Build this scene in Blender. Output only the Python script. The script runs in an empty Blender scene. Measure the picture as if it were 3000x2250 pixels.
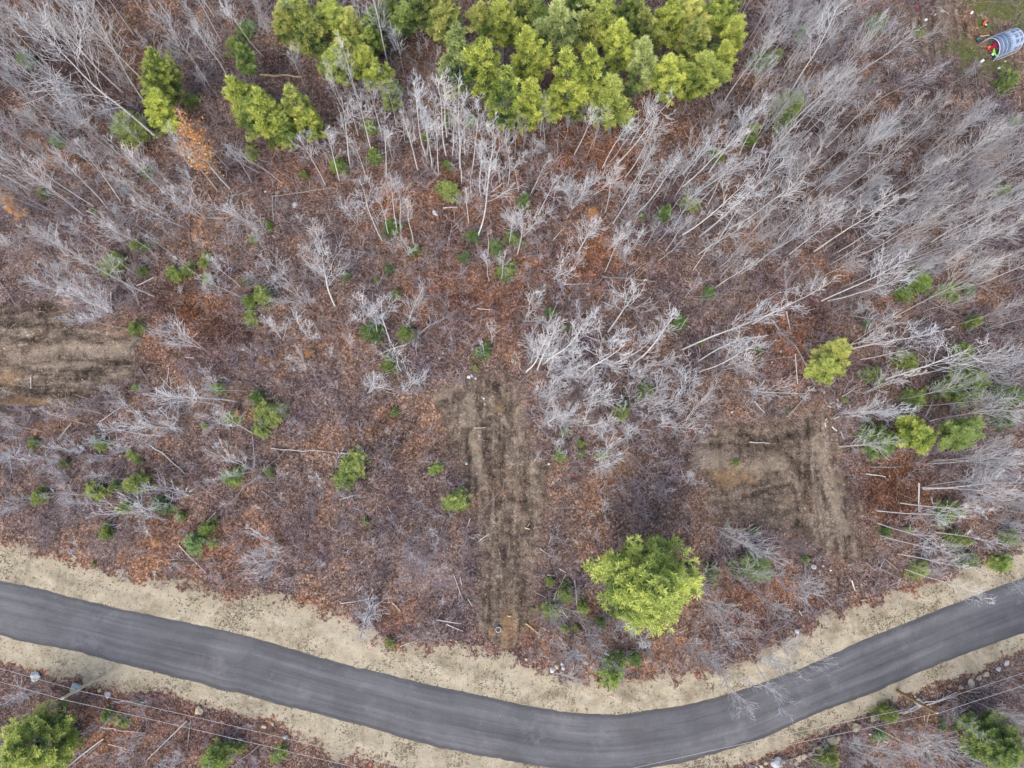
import bpy, math, random
import numpy as np
from mathutils import Vector, Matrix, Quaternion
rnd = random.Random(11)
nrg = np.random.default_rng(5)
scene = bpy.context.scene
COL = scene.collection

# ------------------------------------------------------------------ camera
W, Hh, F, CAMH = 3000.0, 2250.0, 2080.0, 90.0
NAD = (1462.0, 1350.0)
down = Vector(((NAD[0]-W/2)/F, -(NAD[1]-Hh/2)/F, -1)).normalized()
Zc = -down
Yc = (Vector((0, 1, 0)) - Zc*Zc.y).normalized()
Xc = Yc.cross(Zc)
RCW = Matrix((Xc, Yc, Zc))                       # camera -> world
CAM = Vector((0, 0, CAMH))
cd = bpy.data.cameras.new('camera'); cam = bpy.data.objects.new('camera', cd); COL.objects.link(cam)
cd.sensor_width = 36; cd.lens = F/W*36; cd.clip_end = 6000; cd.clip_start = 1
cam.matrix_world = Matrix.Translation(CAM) @ RCW.to_4x4()
scene.camera = cam
K = 1000/2212.0
REG = {1: (0, 0), 2: (1000, 0), 3: (2000, 0), 4: (0, 750), 5: (1000, 750), 6: (2000, 750), 7: (0, 1500), 8: (1000, 1500), 9: (2000, 1500)}
def px(r, x, y): return REG[r][0]+x*K, REG[r][1]+y*K
def ray(p): return RCW @ Vector(((p[0]-W/2)/F, -(p[1]-Hh/2)/F, -1))
def gnd(p, z=0.0):
    d = ray(p); t = (z-CAMH)/d.z
    return CAM + d*t
def G(r, x, y): return gnd(px(r, x, y))
RWC = np.array(RCW.transposed())
def proj(x, y, z=0.0):
    v = np.stack([x, y, np.zeros_like(x)+z-CAMH], -1) @ RWC.T
    return W/2 + F*v[..., 0]/-v[..., 2], Hh/2 - F*v[..., 1]/-v[..., 2]
def topof(base, p, hmin, hmax):
    "height and lean of a tree whose foot is at base and whose tip is seen along p"
    d = ray(p); q = d.x*d.x+d.y*d.y
    s = (base.x*d.x+base.y*d.y)/q
    z = CAMH + d.z*s
    z = min(max(z, hmin), hmax)
    T = CAM + d*((z-CAMH)/d.z)
    off = Vector((T.x-base.x, T.y-base.y, 0)); m = 0.38*z
    if off.length > m: off *= m/off.length
    return Vector((base.x+off.x, base.y+off.y, z))

# ------------------------------------------------------------------ materials
def nt(m): return m.node_tree.nodes, m.node_tree.links
def node(N, t, **kw):
    n = N.new(t)
    for k, v in kw.items():
        if k.startswith('i_'): n.inputs[k[2:].replace('_', ' ')].default_value = v
        elif isinstance(k, str): setattr(n, k, v)
    return n
def ramp(N, stops, interp='LINEAR'):
    r = N.new('ShaderNodeValToRGB'); cr = r.color_ramp; cr.interpolation = interp
    while len(cr.elements) > 1: cr.elements.remove(cr.elements[-1])
    for i, (p, c) in enumerate(stops):
        e = cr.elements[0] if i == 0 else cr.elements.new(p)
        e.position = p; e.color = (*c, 1) if len(c) == 3 else c
    return r
def mix(N, L, f, a, b, mode='MIX'):
    m = N.new('ShaderNodeMix'); m.data_type = 'RGBA'; m.blend_type = mode
    for s, v in ((0, f), (6, a), (7, b)):
        if isinstance(v, (int, float)): m.inputs[s].default_value = v
        elif isinstance(v, tuple): m.inputs[s].default_value = (*v, 1)
        else: L.new(v, m.inputs[s])
    return m.outputs[2]
def math_(N, L, op, a, b=None, c=None, clamp=False):
    m = N.new('ShaderNodeMath'); m.operation = op; m.use_clamp = clamp
    for i, v in enumerate((a, b, c)):
        if v is None: continue
        if isinstance(v, (int, float)): m.inputs[i].default_value = v
        else: L.new(v, m.inputs[i])
    return m.outputs[0]
def sstep(N, L, v, lo, hi):
    m = N.new('ShaderNodeMapRange'); m.interpolation_type = 'SMOOTHSTEP'
    L.new(v, m.inputs[0]); m.inputs[1].default_value = lo; m.inputs[2].default_value = hi
    return m.outputs[0]
def noise(N, L, co, scale, detail=3, rough=.6, w=0):
    n = N.new('ShaderNodeTexNoise'); n.inputs['Scale'].default_value = scale; n.inputs['Detail'].default_value = detail
    n.inputs['Roughness'].default_value = rough
    if w:
        mp = N.new('ShaderNodeMapping'); mp.inputs[1].default_value = (w, w*.7, w*.3); L.new(co, mp.inputs[0]); co = mp.outputs[0]
    L.new(co, n.inputs['Vector']); return n
def vor(N, L, co, scale):
    n = N.new('ShaderNodeTexVoronoi'); n.inputs['Scale'].default_value = scale; L.new(co, n.inputs['Vector']); return n
def newmat(name, rough=.85, spec=.2):
    m = bpy.data.materials.new(name); m.use_nodes = True; N, L = nt(m)
    b = N['Principled BSDF']; b.inputs['Roughness'].default_value = rough; b.inputs['Specular IOR Level'].default_value = spec
    return m, N, L, b
def plain(name, col, rough=.7, var=.25, scale=6, spec=.3, metal=0):
    m, N, L, b = newmat(name, rough, spec)
    tc = N.new('ShaderNodeTexCoord'); n = noise(N, L, tc.outputs['Object'], scale, 4)
    lo = tuple(c*(1-var) for c in col); hi = tuple(min(1, c*(1+var)) for c in col)
    r = ramp(N, [(.3, lo), (.7, hi)]); L.new(n.outputs[0], r.inputs[0]); L.new(r.outputs[0], b.inputs['Base Color'])
    b.inputs['Metallic'].default_value = metal
    return m

# leaf litter node group: world position -> colour, height
lg = bpy.data.node_groups.new('litter', 'ShaderNodeTree')
lg.interface.new_socket('Vector', in_out='INPUT', socket_type='NodeSocketVector')
lg.interface.new_socket('Rust', in_out='INPUT', socket_type='NodeSocketFloat')
lg.interface.new_socket('Color', in_out='OUTPUT', socket_type='NodeSocketColor')
lg.interface.new_socket('Height', in_out='OUTPUT', socket_type='NodeSocketFloat')
def build_litter():
    N, L = lg.nodes, lg.links
    gi = N.new('NodeGroupInput'); go = N.new('NodeGroupOutput'); co = gi.outputs[0]
    wn = noise(N, L, co, 3.1, 2)
    wv = N.new('ShaderNodeVectorMath'); wv.operation = 'SCALE'; L.new(wn.outputs['Color'], wv.inputs[0]); wv.inputs['Scale'].default_value = .35
    ad = N.new('ShaderNodeVectorMath'); L.new(co, ad.inputs[0]); L.new(wv.outputs[0], ad.inputs[1]); cw = ad.outputs[0]
    v1 = vor(N, L, cw, 4.6); v2 = vor(N, L, cw, 9.5)
    s1 = N.new('ShaderNodeSeparateColor'); L.new(v1.outputs['Color'], s1.inputs[0])
    s2 = N.new('ShaderNodeSeparateColor'); L.new(v2.outputs['Color'], s2.inputs[0])
    r1 = ramp(N, [(0, (.030, .019, .016)), (.3, (.082, .052, .043)), (.6, (.16, .107, .090)), (.85, (.27, .19, .155)), (1, (.46, .36, .30))])
    L.new(s1.outputs[0], r1.inputs[0])
    r2 = ramp(N, [(0, (.032, .021, .019)), (.5, (.12, .078, .066)), (.85, (.25, .18, .155)), (1, (.50, .42, .37))])
    L.new(s2.outputs[1], r2.inputs[0])
    base = mix(N, L, .5, r1.outputs[0], r2.outputs[0])
    big = noise(N, L, co, .11, 5, .62); mid = noise(N, L, co, .55, 4, .65, 13)
    hue = ramp(N, [(.36, (.74, .76, .95)), (.5, (1.06, 1.06, 1.06)), (.63, (1.52, 1.28, 1.02))]); L.new(big.outputs[0], hue.inputs[0])
    c = mix(N, L, 1.0, base, hue.outputs[0], 'MULTIPLY')
    val = ramp(N, [(.3, (.55, .55, .57)), (.5, (1, 1, 1)), (.72, (1.45, 1.40, 1.38))]); L.new(mid.outputs[0], val.inputs[0])
    c = mix(N, L, 1.0, c, val.outputs[0], 'MULTIPLY')
    ru = mix(N, L, 1.0, c, (1.15, .84, .66), 'MULTIPLY')
    c = mix(N, L, gi.outputs[1], c, ru)
    L.new(c, go.inputs[0])
    h = math_(N, L, 'ADD', s1.outputs[0], math_(N, L, 'MULTIPLY', mid.outputs[0], 3.0)); L.new(h, go.inputs[1])
build_litter()
def litter(N, L, co, rust=0.0):
    g = N.new('ShaderNodeGroup'); g.node_tree = lg; L.new(co, g.inputs[0])
    if isinstance(rust, float): g.inputs[1].default_value = rust
    else: L.new(rust, g.inputs[1])
    return g
def attr(N, name):
    a = N.new('ShaderNodeAttribute'); a.attribute_name = name; return a.outputs['Fac']

def ground_mat():
    m, N, L, b = newmat('leaf_litter_ground', .95, .1)
    tc = N.new('ShaderNodeTexCoord'); co = tc.outputs['Object']
    e = noise(N, L, co, .45, 6, .7, 31).outputs[0]; e2 = noise(N, L, co, 1.8, 5, .7, 47).outputs[0]
    eo = math_(N, L, 'ADD', math_(N, L, 'MULTIPLY_ADD', e, 2.0, -1.0), math_(N, L, 'MULTIPLY_ADD', e2, 1.5, -.75))
    def msk(nm, k=1.0):
        return sstep(N, L, math_(N, L, 'ADD', attr(N, nm), math_(N, L, 'MULTIPLY', eo, k)), .30, .70)
    g = litter(N, L, co, attr(N, 'rust')); col = g.outputs[0]
    col = mix(N, L, math_(N, L, 'MULTIPLY', msk('dark', .8), .72), col, mix(N, L, 1.0, col, (.40, .36, .33), 'MULTIPLY'))
    pal = mix(N, L, .5, col, (.36, .30, .31)); col = mix(N, L, math_(N, L, 'MULTIPLY', msk('pale', 1.0), .7), col, pal)
    d1 = noise(N, L, co, 1.1, 8, .72, 5); d2 = vor(N, L, co, 7.0); d2s = N.new('ShaderNodeSeparateColor'); L.new(d2.outputs['Color'], d2s.inputs[0])
    def streak(ang, w):
        mp = N.new('ShaderNodeMapping'); mp.inputs[3].default_value = (1.15, .12, 1) if ang else (.13, 1.15, 1); mp.inputs[1].default_value = (w, w, 0); L.new(cw_, mp.inputs[0])
        n = N.new('ShaderNodeTexNoise'); n.inputs['Scale'].default_value = 1; n.inputs['Detail'].default_value = 5; n.inputs['Roughness'].default_value = .62; L.new(mp.outputs[0], n.inputs[0]); return n.outputs[0]
    wv = N.new('ShaderNodeVectorMath'); wv.operation = 'SCALE'; L.new(noise(N, L, co, .25, 3).outputs['Color'], wv.inputs[0]); wv.inputs['Scale'].default_value = .9
    wa = N.new('ShaderNodeVectorMath'); L.new(co, wa.inputs[0]); L.new(wv.outputs[0], wa.inputs[1]); cw_ = wa.outputs[0]
    mf = N.new('ShaderNodeMix'); mf.data_type = 'FLOAT'; L.new(attr(N, 'sdir'), mf.inputs[0]); L.new(streak(0, 3), mf.inputs[2]); L.new(streak(math.radians(80), 9), mf.inputs[3])
    dv = math_(N, L, 'ADD', math_(N, L, 'MULTIPLY', d1.outputs[0], .5), math_(N, L, 'MULTIPLY', mf.outputs[0], .5))
    dr = ramp(N, [(.37, (.030, .024, .020)), (.455, (.098, .077, .060)), (.525, (.195, .155, .120)), (.645, (.37, .305, .24))]); L.new(dv, dr.inputs[0])
    dsp = ramp(N, [(0, (.55, .55, .55)), (.6, (1, 1, 1)), (.9, (1.2, 1.17, 1.1)), (.97, (1.9, 1.8, 1.65))]); L.new(d2s.outputs[0], dsp.inputs[0])
    dirt = mix(N, L, .8, dr.outputs[0], mix(N, L, 1.0, dr.outputs[0], dsp.outputs[0], 'MULTIPLY'))
    dirt = mix(N, L, math_(N, L, 'MULTIPLY', msk('tan', .8), .75), dirt, mix(N, L, .55, dirt, (.44, .36, .27)))
    dirt = mix(N, L, math_(N, L, 'MULTIPLY', msk('damp', 1.0), .7), dirt, mix(N, L, 1.0, dirt, (.30, .28, .28), 'MULTIPLY'))
    dirt = mix(N, L, math_(N, L, 'MULTIPLY', msk('ochre', .7), .8), dirt, mix(N, L, .6, dirt, (.34, .21, .10)))
    lv = sstep(N, L, e2, .50, .62)
    dirt = mix(N, L, math_(N, L, 'MULTIPLY', lv, .65), dirt, g.outputs[0])
    col = mix(N, L, msk('dirt', 1.0), col, dirt)
    gn = noise(N, L, co, 2.4, 6, .7, 9)
    gr = ramp(N, [(.3, (.055, .075, .02)), (.5, (.11, .135, .04)), (.7, (.2, .2, .085))]); L.new(gn.outputs[0], gr.inputs[0])
    col = mix(N, L, math_(N, L, 'MULTIPLY', msk('grass', .8), .85), col, gr.outputs[0])
    L.new(col, b.inputs['Base Color'])
    bp = N.new('ShaderNodeBump'); bp.inputs['Strength'].default_value = .6; bp.inputs['Distance'].default_value = .12
    L.new(g.outputs[1], bp.inputs['Height']); L.new(bp.outputs[0], b.inputs['Normal'])
    return m

def sand_mat():
    m, N, L, b = newmat('sandy_verge', .95, .1)
    tc = N.new('ShaderNodeTexCoord'); co = tc.outputs['Object']
    n1 = noise(N, L, co, .5, 6, .6); n2 = noise(N, L, co, 2.6, 6, .75, 3)
    r = ramp(N, [(.3, (.27, .225, .155)), (.48, (.44, .38, .275)), (.66, (.58, .515, .40))])
    L.new(math_(N, L, 'ADD', math_(N, L, 'MULTIPLY', n1.outputs[0], .55), math_(N, L, 'MULTIPLY', n2.outputs[0], .45)), r.inputs[0])
    col = r.outputs[0]
    # dead grass and mud flecks, clustered
    v = vor(N, L, co, 3.4); v.distance = 'EUCLIDEAN'
    wn = noise(N, L, co, 5.5, 4, .7, 17)
    f = math_(N, L, 'ADD', n2.outputs[0], math_(N, L, 'MULTIPLY_ADD', wn.outputs[0], .9, -.45))
    cl = noise(N, L, co, .22, 4, .6, 71)
    th = math_(N, L, 'MULTIPLY_ADD', cl.outputs[0], -.75, .96)
    fl = sstep(N, L, math_(N, L, 'SUBTRACT', f, th), -.02, .08)
    col = mix(N, L, math_(N, L, 'MULTIPLY', fl, .85), col, (.11, .092, .055))
    st = sstep(N, L, noise(N, L, co, .35, 5, .7, 88).outputs[0], .50, .66)
    col = mix(N, L, math_(N, L, 'MULTIPLY', st, .55), col, (.20, .165, .11))
    g = litter(N, L, co, .5)
    ed = math_(N, L, 'ADD', attr(N, 'edge'), math_(N, L, 'ADD', math_(N, L, 'MULTIPLY_ADD', n1.outputs[0], 1.5, -.75), math_(N, L, 'MULTIPLY_ADD', n2.outputs[0], 1.2, -.6)))
    col = mix(N, L, sstep(N, L, ed, .70, .88), col, g.outputs[0])
    L.new(col, b.inputs['Base Color'])
    bp = N.new('ShaderNodeBump'); bp.inputs['Strength'].default_value = .7; bp.inputs['Distance'].default_value = .12
    L.new(n2.outputs[0], bp.inputs['Height']); L.new(bp.outputs[0], b.inputs['Normal'])
    return m

def road_mat():
    m, N, L, b = newmat('worn_asphalt', .8, .3)
    uv = N.new('ShaderNodeUVMap'); tc = N.new('ShaderNodeTexCoord')
    def st(sx, sy, detail=4, w=0):
        mp = N.new('ShaderNodeMapping'); mp.inputs[3].default_value = (sx, sy, 1); mp.inputs[1].default_value = (w, w, 0); L.new(uv.outputs[0], mp.inputs[0])
        n = N.new('ShaderNodeTexNoise'); n.inputs['Scale'].default_value = 1; n.inputs['Detail'].default_value = detail; n.inputs['Roughness'].default_value = .6
        L.new(mp.outputs[0], n.inputs[0]); return n.outputs[0]
    s = math_(N, L, 'ADD', math_(N, L, 'MULTIPLY', st(.035, 1.1), .72), math_(N, L, 'MULTIPLY', st(.12, 4.5, 3, 5), .28))
    r = ramp(N, [(.3, (.084, .084, .092)), (.5, (.126, .126, .136)), (.7, (.18, .18, .189))]); sy = N.new('ShaderNodeSeparateXYZ'); L.new(uv.outputs[0], sy.inputs[0]); wt = math_(N, L, 'MULTIPLY', math_(N, L, 'COSINE', math_(N, L, 'MULTIPLY', sy.outputs[1], 2*math.pi/3.6)), -.035); L.new(math_(N, L, 'ADD', s, wt), r.inputs[0])
    big = noise(N, L, tc.outputs['Object'], .16, 4); rb = ramp(N, [(.35, (.8, .8, .82)), (.65, (1.15, 1.14, 1.13))]); L.new(big.outputs[0], rb.inputs[0])
    col = mix(N, L, 1.0, r.outputs[0], rb.outputs[0], 'MULTIPLY')
    stn = sstep(N, L, noise(N, L, tc.outputs['Object'], .23, 5, .65, 21).outputs[0], .54, .66); col = mix(N, L, math_(N, L, 'MULTIPLY', stn, .4), col, (.095, .09, .09))
    dst = sstep(N, L, noise(N, L, tc.outputs['Object'], .3, 6, .7, 63).outputs[0], .55, .7); col = mix(N, L, math_(N, L, 'MULTIPLY', dst, .35), col, (.24, .24, .25))
    fine = noise(N, L, tc.outputs['Object'], 9, 3, .8); rf = ramp(N, [(.3, (.8, .8, .8)), (.7, (1.2, 1.2, 1.2))]); L.new(fine.outputs[0], rf.inputs[0])
    col = mix(N, L, 1.0, col, rf.outputs[0], 'MULTIPLY')
    sx = N.new('ShaderNodeSeparateXYZ'); L.new(uv.outputs[0], sx.inputs[0])
    e = math_(N, L, 'ABSOLUTE', math_(N, L, 'MULTIPLY_ADD', sx.outputs[1], 2/7.2, -1.0))
    e = math_(N, L, 'ADD', e, math_(N, L, 'MULTIPLY_ADD', st(.6, .6, 5, 9), .24, -.12))
    col = mix(N, L, math_(N, L, 'MULTIPLY', sstep(N, L, e, .80, .95), .55), col, (.06, .058, .062))
    sd = sstep(N, L, math_(N, L, 'ADD', e, math_(N, L, 'MULTIPLY_ADD', fine.outputs[0], .3, -.15)), .95, 1.06)
    col = mix(N, L, math_(N, L, 'MULTIPLY', sd, .5), col, (.25, .22, .17))
    L.new(col, b.inputs['Base Color'])
    bp = N.new('ShaderNodeBump'); bp.inputs['Strength'].default_value = .3; bp.inputs['Distance'].default_value = .02
    L.new(fine.outputs[0], bp.inputs['Height']); L.new(bp.outputs[0], b.inputs['Normal'])
    return m

def bark(name, lo, hi, spots=0.0, scale=3.0):
    m, N, L, b = newmat(name, .85, .15)
    tc = N.new('ShaderNodeTexCoord'); oi = N.new('ShaderNodeObjectInfo')
    n = noise(N, L, tc.outputs['Object'], scale, 4, .7); r = ramp(N, [(.3, lo), (.65, hi)]); L.new(n.outputs[0], r.inputs[0]); col = r.outputs[0]
    if spots:
        mp = N.new('ShaderNodeMapping'); mp.inputs[3].default_value = (3, 3, 9); L.new(tc.outputs['Object'], mp.inputs[0])
        s = sstep(N, L, noise(N, L, mp.outputs[0], 1.0, 2).outputs[0], .60, .68)
        col = mix(N, L, math_(N, L, 'MULTIPLY', s, spots), col, (.06, .052, .05))
    col = mix(N, L, 1.0, col, oi.outputs['Color'], 'MULTIPLY')
    L.new(col, b.inputs['Base Color']); return m

def needles(name, stops, transl=.25):
    m, N, L, b = newmat(name, .6, .25)
    oi = N.new('ShaderNodeObjectInfo')
    r = ramp(N, stops); L.new(attr(N, 'tint'), r.inputs[0])
    col = mix(N, L, 1.0, r.outputs[0], oi.outputs['Color'], 'MULTIPLY')
    L.new(col, b.inputs['Base Color'])
    t = N.new('ShaderNodeBsdfTranslucent'); L.new(col, t.inputs[0]); ms = N.new('ShaderNodeMixShader'); ms.inputs[0].default_value = transl
    L.new(b.outputs[0], ms.inputs[1]); L.new(t.outputs[0], ms.inputs[2]); L.new(ms.outputs[0], N['Material Output'].inputs[0])
    return m

M = {}
M['ground'] = ground_mat(); M['sand'] = sand_mat(); M['road'] = road_mat()
M['white'] = bark('white_bark', (.58, .57, .57), (.82, .81, .80), .7)
M['whitetwig'] = bark('pale_twigs', (.56, .56, .585), (.86, .85, .86))
M['grey'] = bark('grey_bark', (.42, .42, .43), (.66, .65, .65))
M['greytwig'] = bark('grey_twigs', (.44, .44, .46), (.76, .75, .755))
M['brushtwig'] = needles('brush_twigs', [(0, (.15, .11, .11)), (.5, (.40, .35, .38)), (1, (.70, .66, .70))], 0)
M['pinebark'] = bark('pine_bark', (.13, .12, .115), (.28, .265, .26))
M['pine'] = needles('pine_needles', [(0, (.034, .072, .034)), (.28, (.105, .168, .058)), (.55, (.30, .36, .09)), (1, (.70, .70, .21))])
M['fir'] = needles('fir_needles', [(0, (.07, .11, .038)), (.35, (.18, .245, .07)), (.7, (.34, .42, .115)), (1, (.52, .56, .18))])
M['leafy'] = needles('dry_leaves', [(0, (.32, .14, .05)), (.5, (.58, .29, .11)), (1, (.78, .48, .22))])
M['litterleaf'] = needles('fallen_leaves', [(0, (.05, .028, .02)), (.35, (.16, .085, .055)), (.7, (.33, .20, .13)), (1, (.55, .42, .32))], .1)
M['stick'] = needles('fallen_sticks', [(0, (.11, .085, .075)), (.5, (.32, .27, .26)), (1, (.62, .57, .56))], 0)
M['log'] = bark('log_bark', (.19, .16, .14), (.40, .35, .32), .4)
M['palelog'] = bark('pale_log_bark', (.45, .41, .39), (.74, .70, .67), .4)
M['cutwood'] = plain('cut_wood', (.62, .46, .26), .7, .2, 9)

# ------------------------------------------------------------------ object helpers
ZONES = {}
def tag(o, label, cat, group=None, kind=None):
    if label: o['label'] = label
    if cat: o['category'] = cat
    if group: o['group'] = group
    if kind: o['kind'] = kind
def mesh_np(name, V, Fq, mat, attrs=None, smooth=False):
    me = bpy.data.meshes.new(name)
    V = np.asarray(V, np.float32); Fq = np.asarray(Fq, np.int32); k = Fq.shape[1]
    me.vertices.add(len(V)); me.vertices.foreach_set('co', V.ravel())
    me.loops.add(Fq.size); me.loops.foreach_set('vertex_index', Fq.ravel())
    me.polygons.add(len(Fq)); me.polygons.foreach_set('loop_start', np.arange(0, Fq.size, k, dtype=np.int32))
    if mat: me.materials.append(mat)
    for nm, a in (attrs or {}).items():
        at = me.attributes.new(nm, 'FLOAT', 'POINT'); at.data.foreach_set('value', np.asarray(a, np.float32))
    me.update(calc_edges=True); me.validate()
    if smooth: me.polygons.foreach_set('use_smooth', [True]*len(me.polygons))
    return me
class Tubes:
    def __init__(s): s.v = []; s.f = []; s.t = []
    def add(s, pts, radii, sides=4, tint=0.0, cap=False):
        n = len(pts); b0 = len(s.v); prev = None
        for i, p in enumerate(pts):
            d = (pts[min(i+1, n-1)]-pts[max(i-1, 0)])
            d = d.normalized() if d.length > 1e-9 else Vector((0, 0, 1))
            if prev is None:
                a = Vector((1, 0, 0)) if abs(d.x) < .8 else Vector((0, 1, 0)); u = d.cross(a).normalized()
            else:
                u = prev - d*prev.dot(d); u = u.normalized() if u.length > 1e-6 else d.orthogonal().normalized()
            prev = u; w = d.cross(u); r = radii[i]
            for k in range(sides):
                a = 2*math.pi*k/sides; s.v.append(p + u*(r*math.cos(a)) + w*(r*math.sin(a))); s.t.append(tint)
        for i in range(n-1):
            for k in range(sides):
                k2 = (k+1) % sides; a = b0+i*sides
                s.f.append((a+k, a+k2, a+sides+k2, a+sides+k))
        if cap and sides == 4:
            s.f.append(tuple(b0+k for k in (3, 2, 1, 0))); e = b0+(n-1)*sides; s.f.append(tuple(e+k for k in range(4)))
    def quad(s, a, b, c, d, tint):
        i = len(s.v); s.v += [a, b, c, d]; s.t += [tint]*4; s.f.append((i, i+1, i+2, i+3))
    def arr(s): return np.array([tuple(v) for v in s.v], np.float32), np.array(s.f, np.int32), np.array(s.t, np.float32)
    def mesh(s, name, mat, smooth=False):
        V, Fq, T = s.arr(); return mesh_np(name, V, Fq, mat, {'tint': T}, smooth)
def link(name, me, parent=None):
    o = bpy.data.objects.new(name, me); COL.objects.link(o); o.parent = parent; return o
def empty(name, loc):
    o = bpy.data.objects.new(name, None); COL.objects.link(o); o.location = loc; o.empty_display_size = .3; return o
def aim(o, base, top, rot, scale):
    d = (top-base).normalized(); q = Vector((0, 0, 1)).rotation_difference(d) @ Quaternion((0, 0, 1), rot)
    o.rotation_mode = 'QUATERNION'; o.rotation_quaternion = q; o.location = base; o.scale = scale

# ------------------------------------------------------------------ plant prototypes
def rdir(): 
    a = rnd.uniform(0, 2*math.pi); return Vector((math.cos(a), math.sin(a), 0))
def limb(p, d, L, n, wob, up):
    pts = [p.copy()]; d = d.normalized()
    for i in range(n):
        d = (d + Vector((rnd.gauss(0, wob), rnd.gauss(0, wob), rnd.gauss(0, wob)*.6 + up))).normalized()
        p = p + d*(L/n); pts.append(p.copy())
    return pts
def along(pts, t):
    x = t*(len(pts)-1); i = min(int(x), len(pts)-2); f = x-i
    return pts[i].lerp(pts[i+1], f), (pts[i+1]-pts[i]).normalized()
def spread(d, ang):
    r = rdir(); r = (r - d*r.dot(d)); r = r.normalized() if r.length > 1e-5 else d.orthogonal().normalized()
    return d*math.cos(ang)+r*math.sin(ang)
def fork(tb, p, d, L, r, lev, n2, n3, wob, up, rmin, ang=.6):
    n = 5 if lev == 1 else (4 if lev == 2 else 3)
    pts = limb(p, d, L, n, wob, up)
    tb.add(pts, [max(r*(1-.75*i/n), rmin) for i in range(n+1)], 4 if lev == 1 else 3)
    if lev >= 3: return pts
    k = n2 if lev == 1 else n3
    for j in range(k):
        t = .22+.76*(j+rnd.random()*.8)/k; q, dd = along(pts, min(t, .99))
        fork(tb, q, spread(dd, ang*rnd.uniform(.6, 1.25)), L*(.72-.30*t)*rnd.uniform(.7, 1.25), max(r*.5*(1-.5*t), rmin), lev+1, n2, n3, wob*1.1, up, rmin, ang)
    return pts
def tree_proto(name, H, r0, crown0, nprim, ang, lenf, wob, n2, n3, rmin, bm, tm, twist=.02, stems=1, up=.10, splay=.0, leaves=0):
    tr = Tubes(); br = Tubes(); lv = Tubes()
    for s in range(stems):
        d0 = (Vector((0, 0, 1))+rdir()*splay*rnd.uniform(.6, 1.3)).normalized() if stems > 1 else Vector((0, 0, 1))
        hs = H*(1 if s == 0 else rnd.uniform(.6, .95))
        n = 11; p = rdir()*(.12*(stems > 1)); pts = [p.copy()]; d = d0; c = rdir()*twist
        for i in range(n):
            if i % 3 == 2: c = rdir()*twist*rnd.uniform(.5, 1.6)
            d = (d+c+Vector((rnd.gauss(0, twist*.7), rnd.gauss(0, twist*.7), .03))).normalized(); p = p+d*(hs/n); pts.append(p.copy())
        off = pts[-1]-Vector((0, 0, hs)) if stems == 1 else Vector()
        pts = [q-off*(i/n)**1.0 for i, q in enumerate(pts)]
        rr = r0*(1 if s == 0 else rnd.uniform(.55, .85))
        rad = [max(rr*(1-.93*(i/n)**1.15), rmin*1.3) for i in range(n+1)]; rad[0] *= 1.25
        tr.add(pts, rad, 6 if stems == 1 else 4)
        for j in range(nprim):
            t = crown0+(.985-crown0)*((j+rnd.random())/nprim); q, dd = along(pts, t)
            u = (t-crown0)/(1-crown0); prof = (.55+.45*math.sin(math.pi*min(1, u*1.15+.12)))*(1.05-.55*u)
            L = lenf*hs*prof*rnd.uniform(.55, 1.25)
            tr_r = rr*(1-.93*t**1.15)
            bp = fork(br, q, spread(dd, ang*rnd.uniform(.75, 1.25)), L, max(tr_r*rnd.uniform(.26, .48), rmin*1.3), 1, n2, n3, wob, up, rmin)
            for k in range(leaves):
                a, _ = along(bp, rnd.uniform(.3, 1)); a = a+Vector((rnd.gauss(0, .35), rnd.gauss(0, .35), rnd.gauss(0, .3)))
                e1 = Vector((rnd.gauss(0, 1), rnd.gauss(0, 1), rnd.gauss(0, .5))).normalized()*rnd.uniform(.09, .17); e2 = e1.orthogonal().normalized()*rnd.uniform(.07, .12)
                lv.quad(a-e1, a+e2, a+e1, a-e2, rnd.random())
    out = [('trunk', tr.mesh(name+'_trunk', M[bm], True)), ('branches', br.mesh(name+'_branches', M[tm]))]
    if leaves: out.append(('leaves', lv.mesh(name+'_leaves', M['leafy'])))
    return out
def tuft(tb, p, d, n, L, w, tint, flat=0.0):
    for k in range(n):
        e = (d*rnd.uniform(.5, 1.1)+Vector((rnd.gauss(0, .6), rnd.gauss(0, .6), rnd.gauss(.12, .45*(1-flat))))).normalized()
        s = e.cross(Vector((rnd.gauss(0, .5), rnd.gauss(0, .5), 1))).normalized()*(w*.5); l = L*rnd.uniform(.6, 1.2)
        tb.quad(p-s*.5, p+e*l*.55-s, p+e*l, p+e*l*.55+s, min(1, max(0, tint+rnd.gauss(0, .07))))
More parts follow.
